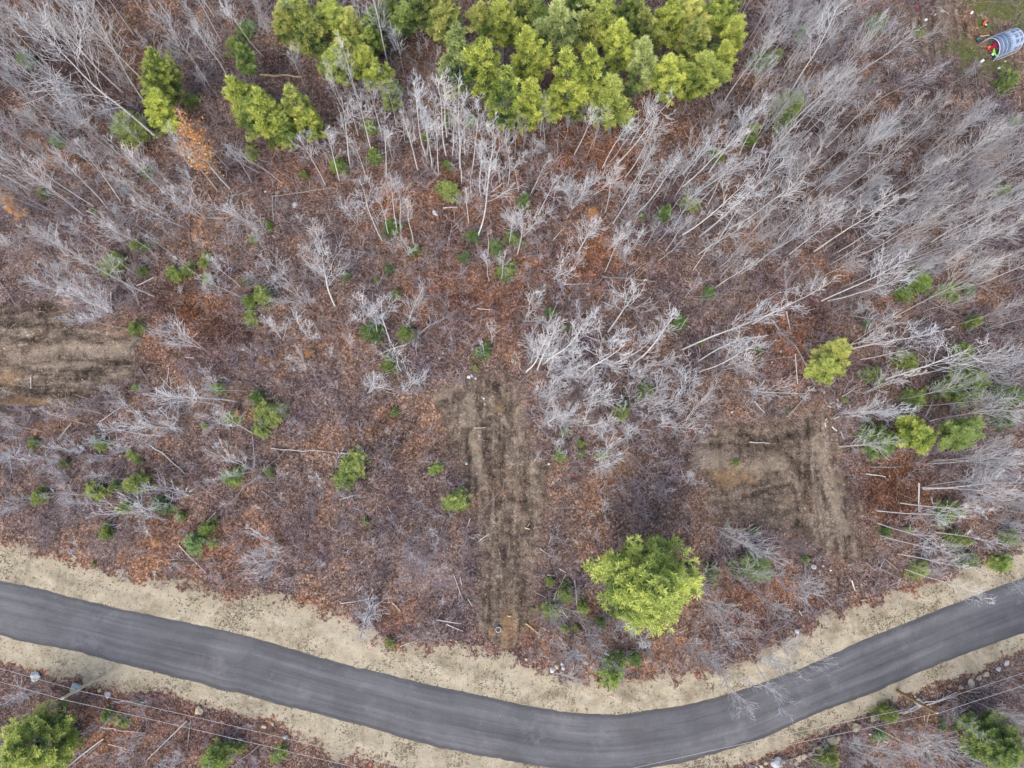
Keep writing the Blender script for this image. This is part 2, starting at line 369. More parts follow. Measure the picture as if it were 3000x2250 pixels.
def pine_proto(name, H, R, c0, nwh, tmean, lv=1.0):
    tr = Tubes(); nd = Tubes(); n = 9; p = Vector(); pts = [p.copy()]; d = Vector((0, 0, 1))
    for i in range(n):
        d = (Vector((0, 0, 1))+rdir()*rnd.uniform(0, .05)).normalized(); p = p+d*(H/n); pts.append(p.copy())
    tr.add(pts, [max(.24*(1-.92*i/n), .03) for i in range(n+1)], 7)
    lop = [1+(rnd.uniform(.65, 1.2)-1)*lv for _ in range(8)]
    for w in range(nwh):
        t = c0+(1-c0)*(w+rnd.random()*.6)/nwh; u = (t-c0)/(1-c0); q, dd = along(pts, min(t, .995))
        prof = (.45+.55*min(1, u/.3))*(1-.90*max(0, (u-.2)/.8)**.95); a0 = rnd.uniform(0, 6.28)
        for b in range(rnd.choice((4, 5, 5, 6))):
            a = a0+b*6.28/5+rnd.gauss(0, .25); L = R*prof*lop[int(a/6.283*8) % 8]*(1+(rnd.uniform(.5, 1.25)-1)*lv)
            if rnd.random() < .12: L *= 1+.25*lv
            dr = Vector((math.cos(a), math.sin(a), rnd.uniform(.05, .3)+.5*u)); bp = limb(q, dr, L, 4, .10, .05)
            tr.add(bp, [.045*(1-.75*i/4)*(1-.5*u)+.008 for i in range(5)], 3)
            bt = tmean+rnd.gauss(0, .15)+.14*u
            for k in range(int(5+6*L)):
                tt = rnd.uniform(.25, 1)**.75; c, cd2 = along(bp, tt); side = cd2.cross(Vector((0, 0, 1))).normalized()
                lat = rnd.gauss(0, .17)*L*(1.2-tt*.8)
                c = c+side*lat+Vector((0, 0, rnd.uniform(-.05, .3)))
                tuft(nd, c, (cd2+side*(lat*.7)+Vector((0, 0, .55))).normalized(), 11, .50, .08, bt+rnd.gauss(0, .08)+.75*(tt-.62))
    # a few bare dead limbs below the crown
    for k in range(9):
        q, dd = along(pts, rnd.uniform(.2, c0+.1)); tr.add(limb(q, rdir()+Vector((0, 0, -.1)), rnd.uniform(.5, 1.6), 3, .1, 0), [.02, .016, .012, .008], 3)
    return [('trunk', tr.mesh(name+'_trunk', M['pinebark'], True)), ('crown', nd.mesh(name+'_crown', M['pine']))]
def fir_proto(name, H, R, spread_, tmean, holes):
    tr = Tubes(); nd = Tubes(); pts = [Vector((0, 0, H*i/5)) + rdir()*.03*i*(i < 5) for i in range(6)]
    tr.add(pts, [max(.07*(1-.9*i/5), .012) for i in range(6)], 5)
    lop = [rnd.uniform(.4, 1.25) for _ in range(7)]; nb = int(46*spread_)
    for b in range(nb):
        u = (b+rnd.random())/nb; q, dd = along(pts, .04+.95*u); a = b*2.399+rnd.gauss(0, .3)
        if rnd.random() < holes: continue
        L = R*(1-.92*u)**.8*lop[int(a/6.283*7) % 7]*rnd.uniform(.7, 1.15)+.12
        bp = limb(q, Vector((math.cos(a), math.sin(a), .15+.4*u)), L, 3, .10, -.02)
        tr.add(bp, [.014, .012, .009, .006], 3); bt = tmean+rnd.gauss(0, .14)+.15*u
        for k in range(int(5+10*L)):
            tt = rnd.uniform(.12, 1); c, cd2 = along(bp, tt); side = cd2.cross(Vector((0, 0, 1))).normalized(); lat = rnd.gauss(0, .22)*L*(1.2-tt)
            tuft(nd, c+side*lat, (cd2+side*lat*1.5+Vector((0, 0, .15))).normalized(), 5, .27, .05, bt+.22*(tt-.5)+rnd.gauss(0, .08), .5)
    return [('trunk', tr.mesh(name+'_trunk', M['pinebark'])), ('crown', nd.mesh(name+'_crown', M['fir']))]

PROTO = {}
PROTO['birch'] = [tree_proto('birch%d' % i, 15, .072, rnd.uniform(.36, .58), 13, .62, .19, .11, 5, 2, .0105, 'white', 'whitetwig', .022) for i in range(9)]
PROTO['grey'] = [tree_proto('grey%d' % i, 16, .062, rnd.uniform(.25, .45), 16, .46, .28, .07, 5, 2, .0115, 'grey', 'greytwig', .016, up=.10) for i in range(8)]
PROTO['big'] = [tree_proto('big%d' % i, 17, .115, .32, 14, .62, .33, .11, 6, 3, .0105, 'white', 'whitetwig', .03, up=.09) for i in range(4)]
PROTO['bushy'] = [tree_proto('bushy%d' % i, 7, .036, .18, 9, .48, .36, .10, 4, 2, .0098, 'white', 'whitetwig', .03, stems=rnd.choice((2, 3)), splay=.25, up=.08) for i in range(6)]
PROTO['sap'] = [tree_proto('sapling%d' % i, 5, .024, .2, 8, .55, .34, .11, 3, 1, .0095, 'white', 'whitetwig', .05, stems=1+i % 2, splay=.3) for i in range(5)]
PROTO['orange'] = [tree_proto('orange%d' % i, 12, .12, .22, 22, .8, .30, .13, 4, 2, .011, 'grey', 'greytwig', .03, leaves=60) for i in range(2)]
PROTO['snag'] = [tree_proto('snag%d' % i, 9, .08, .12, 34, 1.2, .14, .08, 4, 1, .009, 'grey', 'greytwig', .015, up=-.02) for i in range(2)]
PROTO['pole'] = [tree_proto('pole%d' % i, 8, .06, .6, 5, .7, .12, .12, 2, 1, .010, 'grey', 'whitetwig', .02) for i in range(3)]
NOM = dict(birch=15, grey=16, big=17, bushy=7, sap=5, orange=12, snag=9, pole=8)
PROTO['pine'] = [pine_proto('pine%d' % i, 20, 2.9, (.30, .38, .26, .42, .34, .22)[i], 18, (.42, .55, .36, .5, .6, .48)[i]) for i in range(6)]
PROTO['pinewide'] = [pine_proto('widepine%d' % i, 20, 5.6, .22, 24, .50, .45) for i in range(2)]
PROTO['fir'] = [fir_proto('fir%d' % i, (2.6, 3.2, 2.0, 4.0, 1.6, 2.4)[i], 1.25, (1.6, 1.5, 1.7, 1.5, 1.5, 1.2)[i], (.45, .55, .35, .5, .62, .4)[i], (.05, .1, .15, .05, .2, .3)[i]) for i in range(6)]

# ------------------------------------------------------------------ label zones
ANCH = [(1130, 400, 'below the left of the pine grove'), (1400, 440, 'below the middle of the pine grove'),
 (1700, 470, 'below the right end of the pine grove'), (1120, 650, 'near the white rock under the pale tree row'),
 (1480, 690, 'in the reddish opening under the grove'), (1850, 640, 'on the left edge of the right stand'),
 (620, 470, 'around the orange-leaved tree'), (330, 580, 'under the left stand'), (830, 330, 'beside the yellow-green pine clump'),
 (560, 120, 'behind the tall left pine'), (100, 700, 'at the left edge above the dirt clearing'), (350, 880, 'just above the left dirt clearing'),
 (640, 830, 'around the dark rusty patch'), (920, 850, 'left of the brown central opening'), (1150, 1010, 'around the round lime shrub'),
 (1520, 930, 'by the grey stones'), (1650, 1060, 'in the pale thicket right of the track'), (1850, 1180, 'in the lower part of the pale thicket'),
 (2080, 1030, 'left of the crossed fallen logs'), (2250, 1160, 'above the right dirt clearing'), (2640, 860, 'above the right-hand pines'),
 (2640, 1090, 'among the right-hand pines'), (2800, 1420, 'beside the rusty patch on the right'), (2650, 1640, 'below the right dirt clearing'),
 (2200, 1690, 'right of the big round pine'), (2150, 1930, 'along the upper kerb right of the big pine'), (1680, 1880, 'below the left side of the big pine'), (1480, 1320, 'in the central dirt track'),
 (120, 1400, 'at the left edge below the dirt clearing'), (420, 1230, 'below the left dirt clearing'), (720, 1180, 'around the dark green shrubs left of centre'),
 (430, 1500, 'above the sandy verge at left'), (900, 1400, 'in the leaf litter left of the track'), (820, 1620, 'above the verge left of centre'),
 (1260, 1600, 'just left of the central track'), (1120, 1880, 'on the verge left of the track'), (1700, 1350, 'left of the right dirt clearing'),
 (2560, 2200, 'in the lower right woods'), (2400, 2180, 'by the wires below the road'), (2880, 1960, 'beside the road at lower right'), (200, 2130, 'in the lower left corner'), (620, 2120, 'under the wires at lower left'),
 (2350, 500, 'inside the right stand'), (2750, 600, 'deep in the right stand'), (2400, 150, 'at the top of the right stand'), (2850, 150, 'around the greenhouse'), (150, 200, 'deep in the upper left stand'), (1500, 200, 'in the pine grove')]
def zone(p):
    return min(ANCH, key=lambda a: (a[0]-p[0])**2+(a[1]-p[1])**2)[2]
ORD = ['leftmost', 'second from left', 'third from left', 'fourth from left', 'fifth from left', 'sixth from left', 'seventh from left', 'eighth from left', 'ninth from left', 'tenth from left', 'eleventh from left', 'twelfth from left']
def remember(o, p, look, cat, group):
    "labels are written at the end, when all neighbours are known"
    ZONES.setdefault((look, zone(p)), []).append((p[0], o)); o['category'] = cat; o['group'] = group
def write_labels():
    for (look, z), L in ZONES.items():
        L.sort(key=lambda a: a[0])
        for i, (_, o) in enumerate(L):
            if len(L) == 1: o['label'] = '%s %s' % (look, z)
            elif i < len(ORD): o['label'] = '%s, %s %s' % (look, 'rightmost' if i == len(L)-1 else ORD[i], z)
            else: o['label'] = '%s, among the right-hand ones %s' % (look, z)
LOOK = dict(birch='slender white-barked tree', grey='grey leafless tree', big='large spreading white bare tree', bushy='bushy pale leafless tree', sap='thin grey bare sapling', orange='small tree with orange leaves', snag='grey dead conifer', pole='thin bare pole tree')
CAT = dict(birch='tree', grey='tree', big='tree', bushy='tree', sap='sapling', orange='tree', snag='dead tree', pole='tree')
NAME = dict(birch='birch_tree', grey='bare_tree', big='spreading_tree', bushy='bushy_tree', sap='sapling', orange='orange_leaved_tree', snag='dead_conifer', pole='thin_tree')
GRP = dict(birch='slender white-barked trees', grey='grey leafless trees', big='large white bare trees', bushy='bushy pale trees', sap='bare saplings', orange='trees with orange leaves', snag='dead conifers', pole='thin bare poles')
feet = []
def plant(kind, b, T, p, tone=None, proto=None, sxy=1.0):
    me = PROTO[kind][rnd.randrange(len(PROTO[kind])) if proto is None else proto]
    h = (T-b).length; s = h/NOM[kind]
    e = empty(NAME[kind], b); aim(e, b, T, rnd.uniform(0, 6.28), (s*sxy*rnd.uniform(.92, 1.12), s*sxy*rnd.uniform(.92, 1.12), s))
    tone = tone or rnd.uniform(.82, 1.12); w = rnd.uniform(-.035, .035)
    for nm, m in me:
        o = link(nm, m, e)
        if nm != 'leaves': o.color = (tone*(1+w), tone, tone*(1-w), 1)
    feet.append((b.x, b.y)); remember(e, p, LOOK[kind], CAT[kind], GRP[kind])
    return e

# kind, region, list of (foot x, foot y, tip x, tip y) read off the photograph
TREES = [
('big', 1, [(1020,890,200,140),(940,660,560,30),(800,600,250,-20),(1470,490,1230,150)]),
('birch', 1, [(700,1350,330,960),(780,1300,480,900),(610,1340,130,1000),(550,1400,170,1120),(1090,1280,700,900),(1060,1250,820,980),(950,1320,700,1040),(1240,1100,1080,800),(1700,360,1430,20),(1820,1180,1450,930),(2110,1200,1930,880),(2200,1170,2110,820),(1130,1650,930,1520),(1350,1650,1270,1540),(740,1640,420,1440),(520,1660,100,1450),(1980,560,1870,300),(2210,640,2100,380)]),
('bushy', 1, [(1340,1420,1060,1130),(1720,1490,1500,1350),(910,1580,660,1370),(420,1640,270,1480),(1720,1530,1530,1440),(2100,1650,2000,1450),(1300,1200,1190,1080)]),
('grey', 1, [(1360,560,1000,60),(1730,210,1660,0),(1800,340,1690,100),(1370,620,1270,440),(140,1610,0,1530),(200,1655,0,1570),(1960,480,1900,300),(1240,500,1080,280),(960,980,640,700),(800,1020,380,640),(700,920,350,560),(620,1100,300,800),(2060,1010,1980,850)]),
('pole', 1, [(1380,750,1270,640),(1680,1120,1430,990),(2140,1050,2050,900)]),
('orange', 1, [(1490,1220,1190,790)]),
('birch', 2, [(60,1085,0,620),(165,1160,55,890),(210,1020,110,620),(265,890,170,520),(290,1140,285,720),(330,1030,290,840),(495,1100,400,750),(475,915,450,640),(545,1010,470,530),(590,1090,530,690),(630,1120,610,760),(680,1010,620,500),(685,890,660,460),(770,1090,765,540),(780,1190,790,850),(800,1000,800,700),(845,1120,890,640),(905,1275,905,930),(940,1290,985,790),(885,1540,965,1075),(1220,1270,1350,1010),(1280,1390,1400,1130),(1510,1000,1650,700),(1690,1090,1890,760),(1740,1050,1930,800),(1790,1060,2160,620),(1840,1150,2060,760),(1870,940,2060,620),(1820,1290,2010,960),(1910,1390,2210,1000),(1760,1450,1960,1110),(265,1560,110,1150),(310,1530,220,1250),(365,1510,320,1130),(385,1500,345,1150),(470,1590,435,1300),(825,1450,810,1230),(1090,1580,1130,1360),(1140,1650,1180,1350),(1000,1030,1060,800),(720,1010,740,690),(560,1000,540,740),(410,910,390,720),(110,880,60,640)]),
('bushy', 2, [(1480,1350,1560,1080),(1500,1350,1640,1090),(1175,1530,1180,1330),(1630,1260,1760,1030),(1230,1040,1260,890),(1260,1030,1300,920),(1110,1110,1130,960),(1530,1650,1660,1500),(1720,1620,1770,1500),(1860,1640,1920,1480),(1660,1500,1700,1370),(100,1450,90,1310),(430,1650,400,1520),(1450,1250,1500,1120),(1040,1160,1020,1020)]),
('big', 2, [(150,330,95,-20)]),
('pole', 2, [(845,1280,840,1080),(1080,1200,1085,950),(950,1650,950,1480),(1150,1240,1110,1060),(1400,1000,1410,870)]),
('sap', 2, [(620,1150,640,1030),(780,1120,700,1060),(870,1430,900,1330),(1330,1200,1360,1110),(560,340,540,250),(600,420,600,330),(500,380,490,270)]),
('big', 3, [(275,650,560,280),(720,780,1070,450),(1130,480,1500,200),(690,610,1010,20),(1610,1570,2080,1300),(1700,1700,2212,1430)]),
('birch', 3, [(0,1130,250,800),(0,1210,430,860),(20,1300,530,950),(0,1520,420,1180),(110,1530,700,1000),(100,1650,420,1450),(480,890,620,560),(690,1650,1050,1330),(850,1630,1440,1250),(1130,1660,1700,1370),(300,1480,800,1150)]),
('grey', 3, [(1060,470,1400,110),(1230,670,1690,430),(520,700,800,350),(380,560,620,200),(1720,560,1930,420),(1480,300,1720,170),(900,420,1080,80)]),
('birch', 4, [(1000,260,380,-40),(900,130,700,-10),(740,315,200,40),(725,335,150,150),(820,470,380,410),(1290,130,1120,0),(1560,200,1350,0),(1570,270,1270,130),(1600,875,1250,880),(1540,945,1000,900),(1450,975,1080,910),(1640,1150,1390,1000),(860,985,660,850),(660,1020,320,960),(560,1090,230,990),(1080,1165,640,1120),(280,1140,0,1080),(650,1540,260,1540),(800,1610,400,1600)]),
('bushy', 4, [(730,380,400,250),(735,365,440,210),(1310,600,910,410),(2060,300,1790,140),(1210,1115,820,1060),(1200,1140,880,1010),(840,1250,560,1230),(1450,1050,1290,1020),(1640,1390,1330,1300),(1220,1555,930,1530),(1830,540,1770,390),(2010,540,1970,400),(1400,840,1290,780),(400,1320,200,1290),(560,1260,350,1230),(230,1580,0,1600),(700,1420,520,1400),(1850,120,1700,0),(1980,720,1880,660),(460,1450,300,1420),(80,1120,-40,1030),(2090,1470,2030,1430)]),
('big', 4, [(2170,320,2090,-10),(200,1320,20,1290)]),
('sap', 4, [(1070,1185,900,1230),(1540,1240,1380,1230),(2170,1375,2100,1310),(900,320,820,210),(620,860,560,830),(870,640,900,560)]),
('birch', 5, [(320,560,260,260),(240,520,205,330),(390,745,330,600),(960,160,930,-10),(1035,150,1060,-10),(1460,130,1550,-20),(1270,740,1400,420),(1310,700,1580,430),(1200,750,1320,560),(1730,490,1920,190),(1900,690,2200,350),(1560,780,1850,560),(1760,700,2010,540)]),
('bushy', 5, [(430,450,420,290),(140,420,115,270),(175,880,165,690),(430,860,370,790),(1370,150,1400,10),(1190,420,1290,250),(1395,740,1590,600),(1340,780,1530,700),(1320,880,1440,790),(1300,980,1440,900),(1570,945,1780,850),(1570,1100,1730,1000),(1550,840,1680,790),(1880,770,2100,690),(1950,880,2090,800),(1870,960,2000,870),(1990,1000,2230,880),(2060,1100,2230,1050),(1870,1170,1940,1040),(1650,1320,1710,1200),(1330,1080,1350,1010),(1410,1270,1420,1210),(1700,1190,1730,1110),(1220,700,1230,560),(1560,420,1620,340),(1720,330,1770,250),(1700,560,1760,450),(1450,640,1520,540),(2050,560,2120,470),(1420,1110,1450,1060),(1620,1390,1680,1340),(60,560,40,510),(70,580,100,510)]),
('sap', 5, [(940,680,900,520),(965,575,975,510),(1160,740,1100,590),(1810,1060,1850,940),(490,650,470,580),(240,640,215,560),(2010,1500,2040,1450),(1250,1330,1270,1280)]),
('birch', 6, [(0,605,700,310),(450,440,960,170),(900,290,1480,0),(940,290,1500,130),(110,750,500,560),(1310,800,2000,560),(1150,670,1520,590),(1100,600,1700,480),(1490,90,1850,-30),(1260,1650,1840,1700),(1410,1600,2000,1670),(1550,1500,2212,1470),(100,680,430,520)]),
('bushy', 6, [(1080,570,1450,430),(390,870,700,870),(20,1060,140,940),(1170,900,1560,830),(1000,1240,1350,1240),(1050,1050,1440,1040),(1020,1020,1350,950),(1080,380,1330,340),(0,900,120,830),(260,730,480,640),(30,1480,120,1420)]),
('grey', 6, [(1555,1510,2212,1530),(1560,1495,2150,1430),(1600,1330,2212,1250),(1580,1345,2180,1300),(1620,1320,2212,1350),(1810,1270,2140,1170),(1720,1010,2000,900),(1950,1110,2240,1080),(1830,1130,2212,1000),(1560,360,1900,260),(1800,440,2212,300),(1700,700,2212,620),(1900,740,2300,640)]),
('sap', 6, [(20,890,90,640),(640,1030,600,940)]),
('bushy', 7, [(1890,230,1560,270),(1800,215,1530,250),(1080,60,600,40),(850,420,790,240),(330,1140,20,1300),(430,1270,380,1420),(500,250,480,190),(980,150,860,130),(1210,1600,980,1640)]),
('sap', 7, [(1990,365,1740,520),(1280,300,1100,270),(60,110,30,20),(1000,440,980,350),(200,1260,60,1400),(1200,380,1100,300)]),
('bushy', 8, [(600,260,650,50),(195,230,200,120),(1360,570,1600,990),(1590,680,1830,1000),(1740,1020,1810,1140),(1380,1040,1540,1085),(1640,160,1600,90),(1500,800,1650,1020)]),
('snag', 8, [(235,570,120,820),(1830,660,2010,900)]),
('sap', 8, [(2000,960,2140,1050),(540,250,500,340),(280,60,310,-10),(430,850,560,900)]),
('bushy', 9, [(200,100,680,290),(230,130,560,330),(90,550,480,830),(90,440,280,520),(740,440,980,620),(760,420,930,500),(430,910,740,1170),(560,930,960,960),(250,1040,490,1290),(300,700,430,850),(280,360,500,450),(40,830,180,1000),(100,900,230,1060),(1440,1390,1870,1620),(1480,1400,1800,1660),(1030,1490,1350,1660),(1080,1500,1400,1640),(480,510,800,640),(590,830,740,870)]),
('birch', 9, [(1440,370,2010,600),(1280,150,1760,270),(1260,70,1700,250),(1390,270,1900,370),(1600,150,1860,240),(1640,130,2100,210),(1190,1370,1680,1580),(1900,370,2212,520),(1280,1440,1560,1590)]),
('grey', 9, [(1800,1180,2240,1380),(1950,1230,2240,1350),(1990,1180,2250,1480),(2060,460,2260,470),(1430,330,1720,420),(1850,20,2212,110),(1900,90,2212,200),(2050,1130,2260,1220)]),
('snag', 9, [(1660,1270,2010,1490),(1750,250,1930,330)]),
]
HR = dict(birch=(7, 23), grey=(8, 22), big=(11, 24), bushy=(3.2, 10), sap=(2, 5), orange=(8, 14), snag=(5, 15), pole=(3, 11))
for kind, r, rows in TREES:
    for (bx, by, tx, ty) in rows:
        p = px(r, bx, by); b = gnd(p, -.08)
        T = topof(b, px(r, tx, ty), *HR[kind])
        plant(kind, b, T, p, rnd.uniform(.66, .9) if r in (8, 9) and kind != 'birch' else None)

# pines: region, foot, tip, crown radius (all in crop pixels), tone
TONE = dict(y=(1.03, 1.08, .92), g=(1.0, 1.0, 1.08), d=(.62, .76, .84), p=(.98, 1.06, 1.5), l=(.95, 1.03, 1.0))
TLOOK = dict(y='yellow-green', g='mid green', d='dark green', p='pale grey-green', l='lime green')
PINES = [(2,545,180,540,-60,130,'g'),(2,800,700,730,180,125,'p'),(2,970,800,930,260,125,'y'),(2,1230,650,1190,180,135,'y'),(2,1090,925,1060,440,125,'l'),(2,1190,930,1240,520,100,'y'),
(2,1345,830,1380,560,90,'l'),(2,1465,820,1470,330,130,'y'),(2,1560,760,1600,330,120,'y'),(2,1740,870,1770,520,140,'l'),(2,1760,560,1810,150,125,'y'),(2,1900,660,1960,260,125,'p'),(2,2080,700,2130,370,120,'y'),
(2,1420,480,1400,20,125,'p'),(2,1730,380,1720,-20,120,'l'),(2,1960,420,1960,60,125,'g'),(2,2100,320,2150,-10,120,'y'),(2,1050,400,1040,0,120,'y'),(2,930,300,900,30,100,'g'),(2,700,330,680,-30,120,'g'),
(2,1600,420,1580,110,120,'g'),(2,380,240,410,40,80,'d'),(2,120,540,150,320,115,'y'),(2,330,720,330,530,80,'p'),(2,40,470,20,260,110,'g'),(2,220,280,200,60,110,'d'),(2,1300,320,1280,10,110,'d'),(2,1880,280,1860,-40,110,'l'),(2,1200,250,1190,-60,120,'g'),(2,1560,200,1550,-100,120,'d'),
(3,200,260,260,-30,130,'y'),(3,280,400,340,120,110,'y'),(3,60,460,110,160,130,'g'),(3,140,640,160,350,125,'l'),(3,250,560,270,270,95,'y'),(3,60,200,60,-60,130,'g'),(3,20,680,50,420,100,'y'),
(1,1980,340,1960,20,120,'g'),(1,2160,300,2140,-20,130,'l'),(1,1860,260,1820,40,90,'g'),(1,1100,760,985,330,155,'l'),(1,1110,900,1010,580,125,'y'),(1,1130,640,1060,400,100,'g'),
(1,1650,780,1500,520,125,'y'),(1,1810,930,1670,600,130,'y'),(1,1960,900,1880,560,110,'g'),(1,2070,960,2000,720,95,'y'),(1,1700,860,1600,660,110,'l'),(1,1640,560,1550,300,75,'d'),(1,2050,420,2020,120,110,'g'),(1,1900,200,1880,-60,100,'l'),(1,2190,540,2180,300,105,'l'),(2,60,330,50,60,100,'g'),(2,190,430,180,180,95,'l'),(2,300,150,300,-60,90,'d'),(2,240,640,230,430,85,'y'),(1,1890,960,1830,750,90,'l'),
(6,900,800,1010,500,135,'g'),(6,880,830,960,690,100,'l'),(6,1740,900,1880,780,175,'d'),(6,1420,1180,1580,1130,120,'y'),(6,1700,1160,1840,1130,130,'d'),
(9,1900,1400,2130,1600,220,'d'),(7,480,1400,60,1590,260,'l'),(8,1850,376,2060,520,370,'l')]
for (r, bx, by, tx, ty, rz, tone) in PINES:
    p = px(r, bx, by); b = gnd(p, -.1); T = topof(b, px(r, tx, ty), 9, 23)
    wide = rz > 150; pr = PROTO['pinewide' if wide else 'pine']; me = pr[rnd.randrange(len(pr))]
    h = (T-b).length; rm = rz*K/(23.1*1.17); s = rm/(5.6 if wide else 2.9)*(1.24 if wide else 1.46)
    e = empty('pine_tree', b); aim(e, b, T, rnd.uniform(0, 6.28), (s, s, h/20))
    tc = TONE[tone]; v = rnd.uniform(.88, 1.12)
    for nm, m in me:
        o = link(nm, m, e); o.color = (tc[0]*v, tc[1]*v, tc[2]*v, 1) if nm == 'crown' else (1, 1, 1, 1)
    feet.append((b.x, b.y))
    remember(e, ((p[0]+px(r, tx, ty)[0])/2, p[1]), ('broad ' if wide else 'tall ')+TLOOK[tone]+' pine', 'pine', 'pine trees')
# small evergreens: region, x, y, radius, tone
FIRS = [(1,275,1250,40,'g'),(1,605,1360,20,'l'),(1,1740,1460,35,'g'),(1,1640,1550,30,'g'),(1,880,1590,40,'g'),(1,950,1595,30,'l'),(1,1970,1130,30,'g'),(1,860,830,105,'g'),(1,1530,290,60,'g'),(1,1240,640,60,'g'),(1,1590,180,70,'d'),(1,180,400,50,'d'),(1,360,910,40,'d'),(1,960,1120,50,'g'),(1,1620,980,50,'g'),
(2,190,830,45,'l'),(2,210,1030,50,'l'),(2,545,880,38,'y'),(2,690,760,50,'g'),(2,700,1240,65,'g'),(2,1185,1310,45,'d'),(2,1490,770,30,'g'),(2,860,1530,55,'d'),(2,330,1480,55,'d'),(2,480,1620,45,'g'),(2,1110,1540,60,'g'),(2,1000,1600,50,'d'),(2,-10,1080,55,'l'),(2,2090,1390,55,'d'),(2,1950,1410,25,'g'),(2,690,1060,45,'g'),(2,830,790,40,'g'),(2,400,180,60,'d'),
(3,680,690,105,'l'),(3,610,360,40,'g'),(3,60,1310,55,'g'),(3,220,1000,65,'g'),(3,430,900,50,'l'),(3,2100,540,80,'g'),(3,1240,170,60,'d'),(3,2080,1230,60,'y'),(3,470,830,40,'g'),(3,1530,210,35,'g'),(3,500,400,60,'d'),(3,780,200,50,'d'),(3,2160,780,40,'p'),
(4,690,70,55,'g'),(4,760,30,55,'l'),(4,910,100,35,'l'),(4,1130,110,50,'l'),(4,1220,90,50,'g'),(4,1340,150,42,'g'),(4,1320,20,45,'g'),(4,1710,255,68,'g'),(4,1615,290,50,'l'),(4,1625,400,48,'g'),(4,870,470,50,'g'),(4,880,850,30,'g'),(4,1660,920,48,'d'),(4,1740,1010,80,'g'),(4,1500,1050,50,'g'),(4,1325,1100,22,'l'),(4,1680,1135,50,'g'),(4,210,1210,40,'g'),(4,640,1220,55,'g'),(4,850,1290,35,'g'),(4,910,1335,20,'l'),(4,425,1345,35,'g'),(4,250,1550,58,'g'),(4,600,1530,65,'g'),(4,890,1470,70,'g'),(4,740,1490,45,'d'),(4,820,1620,45,'g'),(4,1500,1440,75,'l'),(4,1040,1620,68,'p'),(4,1750,1400,38,'g'),(4,1410,860,42,'l'),(4,1600,170,25,'d'),
(5,220,500,70,'d'),(5,415,505,58,'l'),(5,320,710,62,'g'),(5,90,1345,80,'g'),(5,20,1410,75,'l'),(5,610,1375,38,'l'),(5,735,1580,68,'g'),(5,790,1610,40,'l'),(5,915,630,60,'d'),(5,870,725,20,'g'),(5,1350,370,35,'d'),(5,345,250,30,'d'),(5,310,90,30,'d'),(5,230,155,20,'g'),(5,35,130,35,'d'),(5,1545,1215,30,'l'),(5,1560,1275,25,'g'),(5,1815,1005,55,'g'),(5,1450,1140,30,'g'),(5,1060,90,75,'g'),(5,800,10,50,'d'),(5,1970,870,65,'g'),(5,1455,460,25,'d'),(5,345,1010,25,'d'),(5,1690,1290,35,'l'),(5,2190,440,45,'d'),(5,1410,1290,45,'g'),
(6,1550,170,100,'l'),(6,1440,240,55,'l'),(6,1720,220,55,'l'),(6,1760,280,30,'y'),(6,1520,915,70,'l'),(6,1240,1200,95,'d'),(6,1330,1190,70,'g'),(6,1810,630,65,'y'),(6,1450,680,75,'g'),(6,1250,770,70,'g'),(6,2080,900,90,'d'),(6,1870,430,50,'g'),(6,400,530,22,'g'),(6,500,600,32,'d'),(6,1055,935,18,'y'),(6,350,1340,25,'g'),(6,2060,1050,75,'d'),(6,1860,210,55,'d'),(6,1720,1640,60,'g'),(6,160,240,40,'d'),(6,130,555,22,'g'),(6,680,1000,22,'d'),(6,1200,440,30,'d'),(6,1690,870,70,'d'),
(7,680,140,55,'g'),(7,1340,110,60,'g'),(7,1385,200,30,'g'),(7,1260,200,62,'p'),(7,700,1320,35,'g'),(7,780,1365,40,'g'),(7,450,1490,60,'l'),(7,1410,1590,85,'l'),(7,1545,1520,38,'g'),(7,1800,1575,45,'l'),(7,1170,35,30,'g'),(7,895,1240,14,'l'),(7,605,330,14,'g'),
(8,320,850,30,'g'),(8,1450,530,55,'g'),(8,1370,640,60,'g'),(8,1565,620,42,'g'),(8,1445,760,30,'g'),(8,1520,750,22,'g'),(8,1350,450,28,'g'),(8,1770,1020,90,'l'),(8,1900,950,60,'d'),(8,1245,625,14,'l'),(8,155,65,22,'g'),(8,1690,720,45,'d'),
(9,1320,1310,58,'g'),(9,930,1580,60,'g'),(9,1700,40,75,'g'),(9,1760,180,65,'g'),(9,1320,130,42,'d'),(9,2080,330,65,'l'),(9,1690,1390,35,'d'),(9,1290,1450,50,'p'),(9,460,370,95,'p'),(9,190,390,65,'g'),(9,800,310,32,'g'),(9,285,95,20,'g'),(9,475,125,32,'g'),(9,2120,160,60,'g'),(9,1840,310,55,'d'),(9,1470,115,28,'g'),(9,1530,375,55,'g'),(9,870,1600,25,'l'),(9,1850,1380,55,'g')]
for (r, x, y, rz, tone) in FIRS:
    p = px(r, x, y); rm = rz*K/23.1*.98
    b0 = gnd(p); hh = min(1.9*rm, 4.5); b = b0*(1-.45*hh/CAMH); b.z = -.05
    me = PROTO['fir'][rnd.randrange(6)]; e = empty('evergreen_shrub', b); s = rm/1.05; e.scale = (s*rnd.uniform(.9, 1.15), s*rnd.uniform(.85, 1.1), s*rnd.uniform(.65, .9)); e.rotation_euler = (rnd.gauss(0, .06), rnd.gauss(0, .06), rnd.uniform(0, 6.28))
    tc = TONE[tone]; v = rnd.uniform(.85, 1.15)
    for nm, m in me:
        o = link(nm, m, e); o.color = (tc[0]*v, tc[1]*v, tc[2]*v, 1) if nm == 'crown' else (1, 1, 1, 1)
    remember(e, p, ('large ' if rz > 60 else ('tiny ' if rz < 26 else 'small '))+TLOOK[tone]+' evergreen', 'evergreen', 'small evergreens')
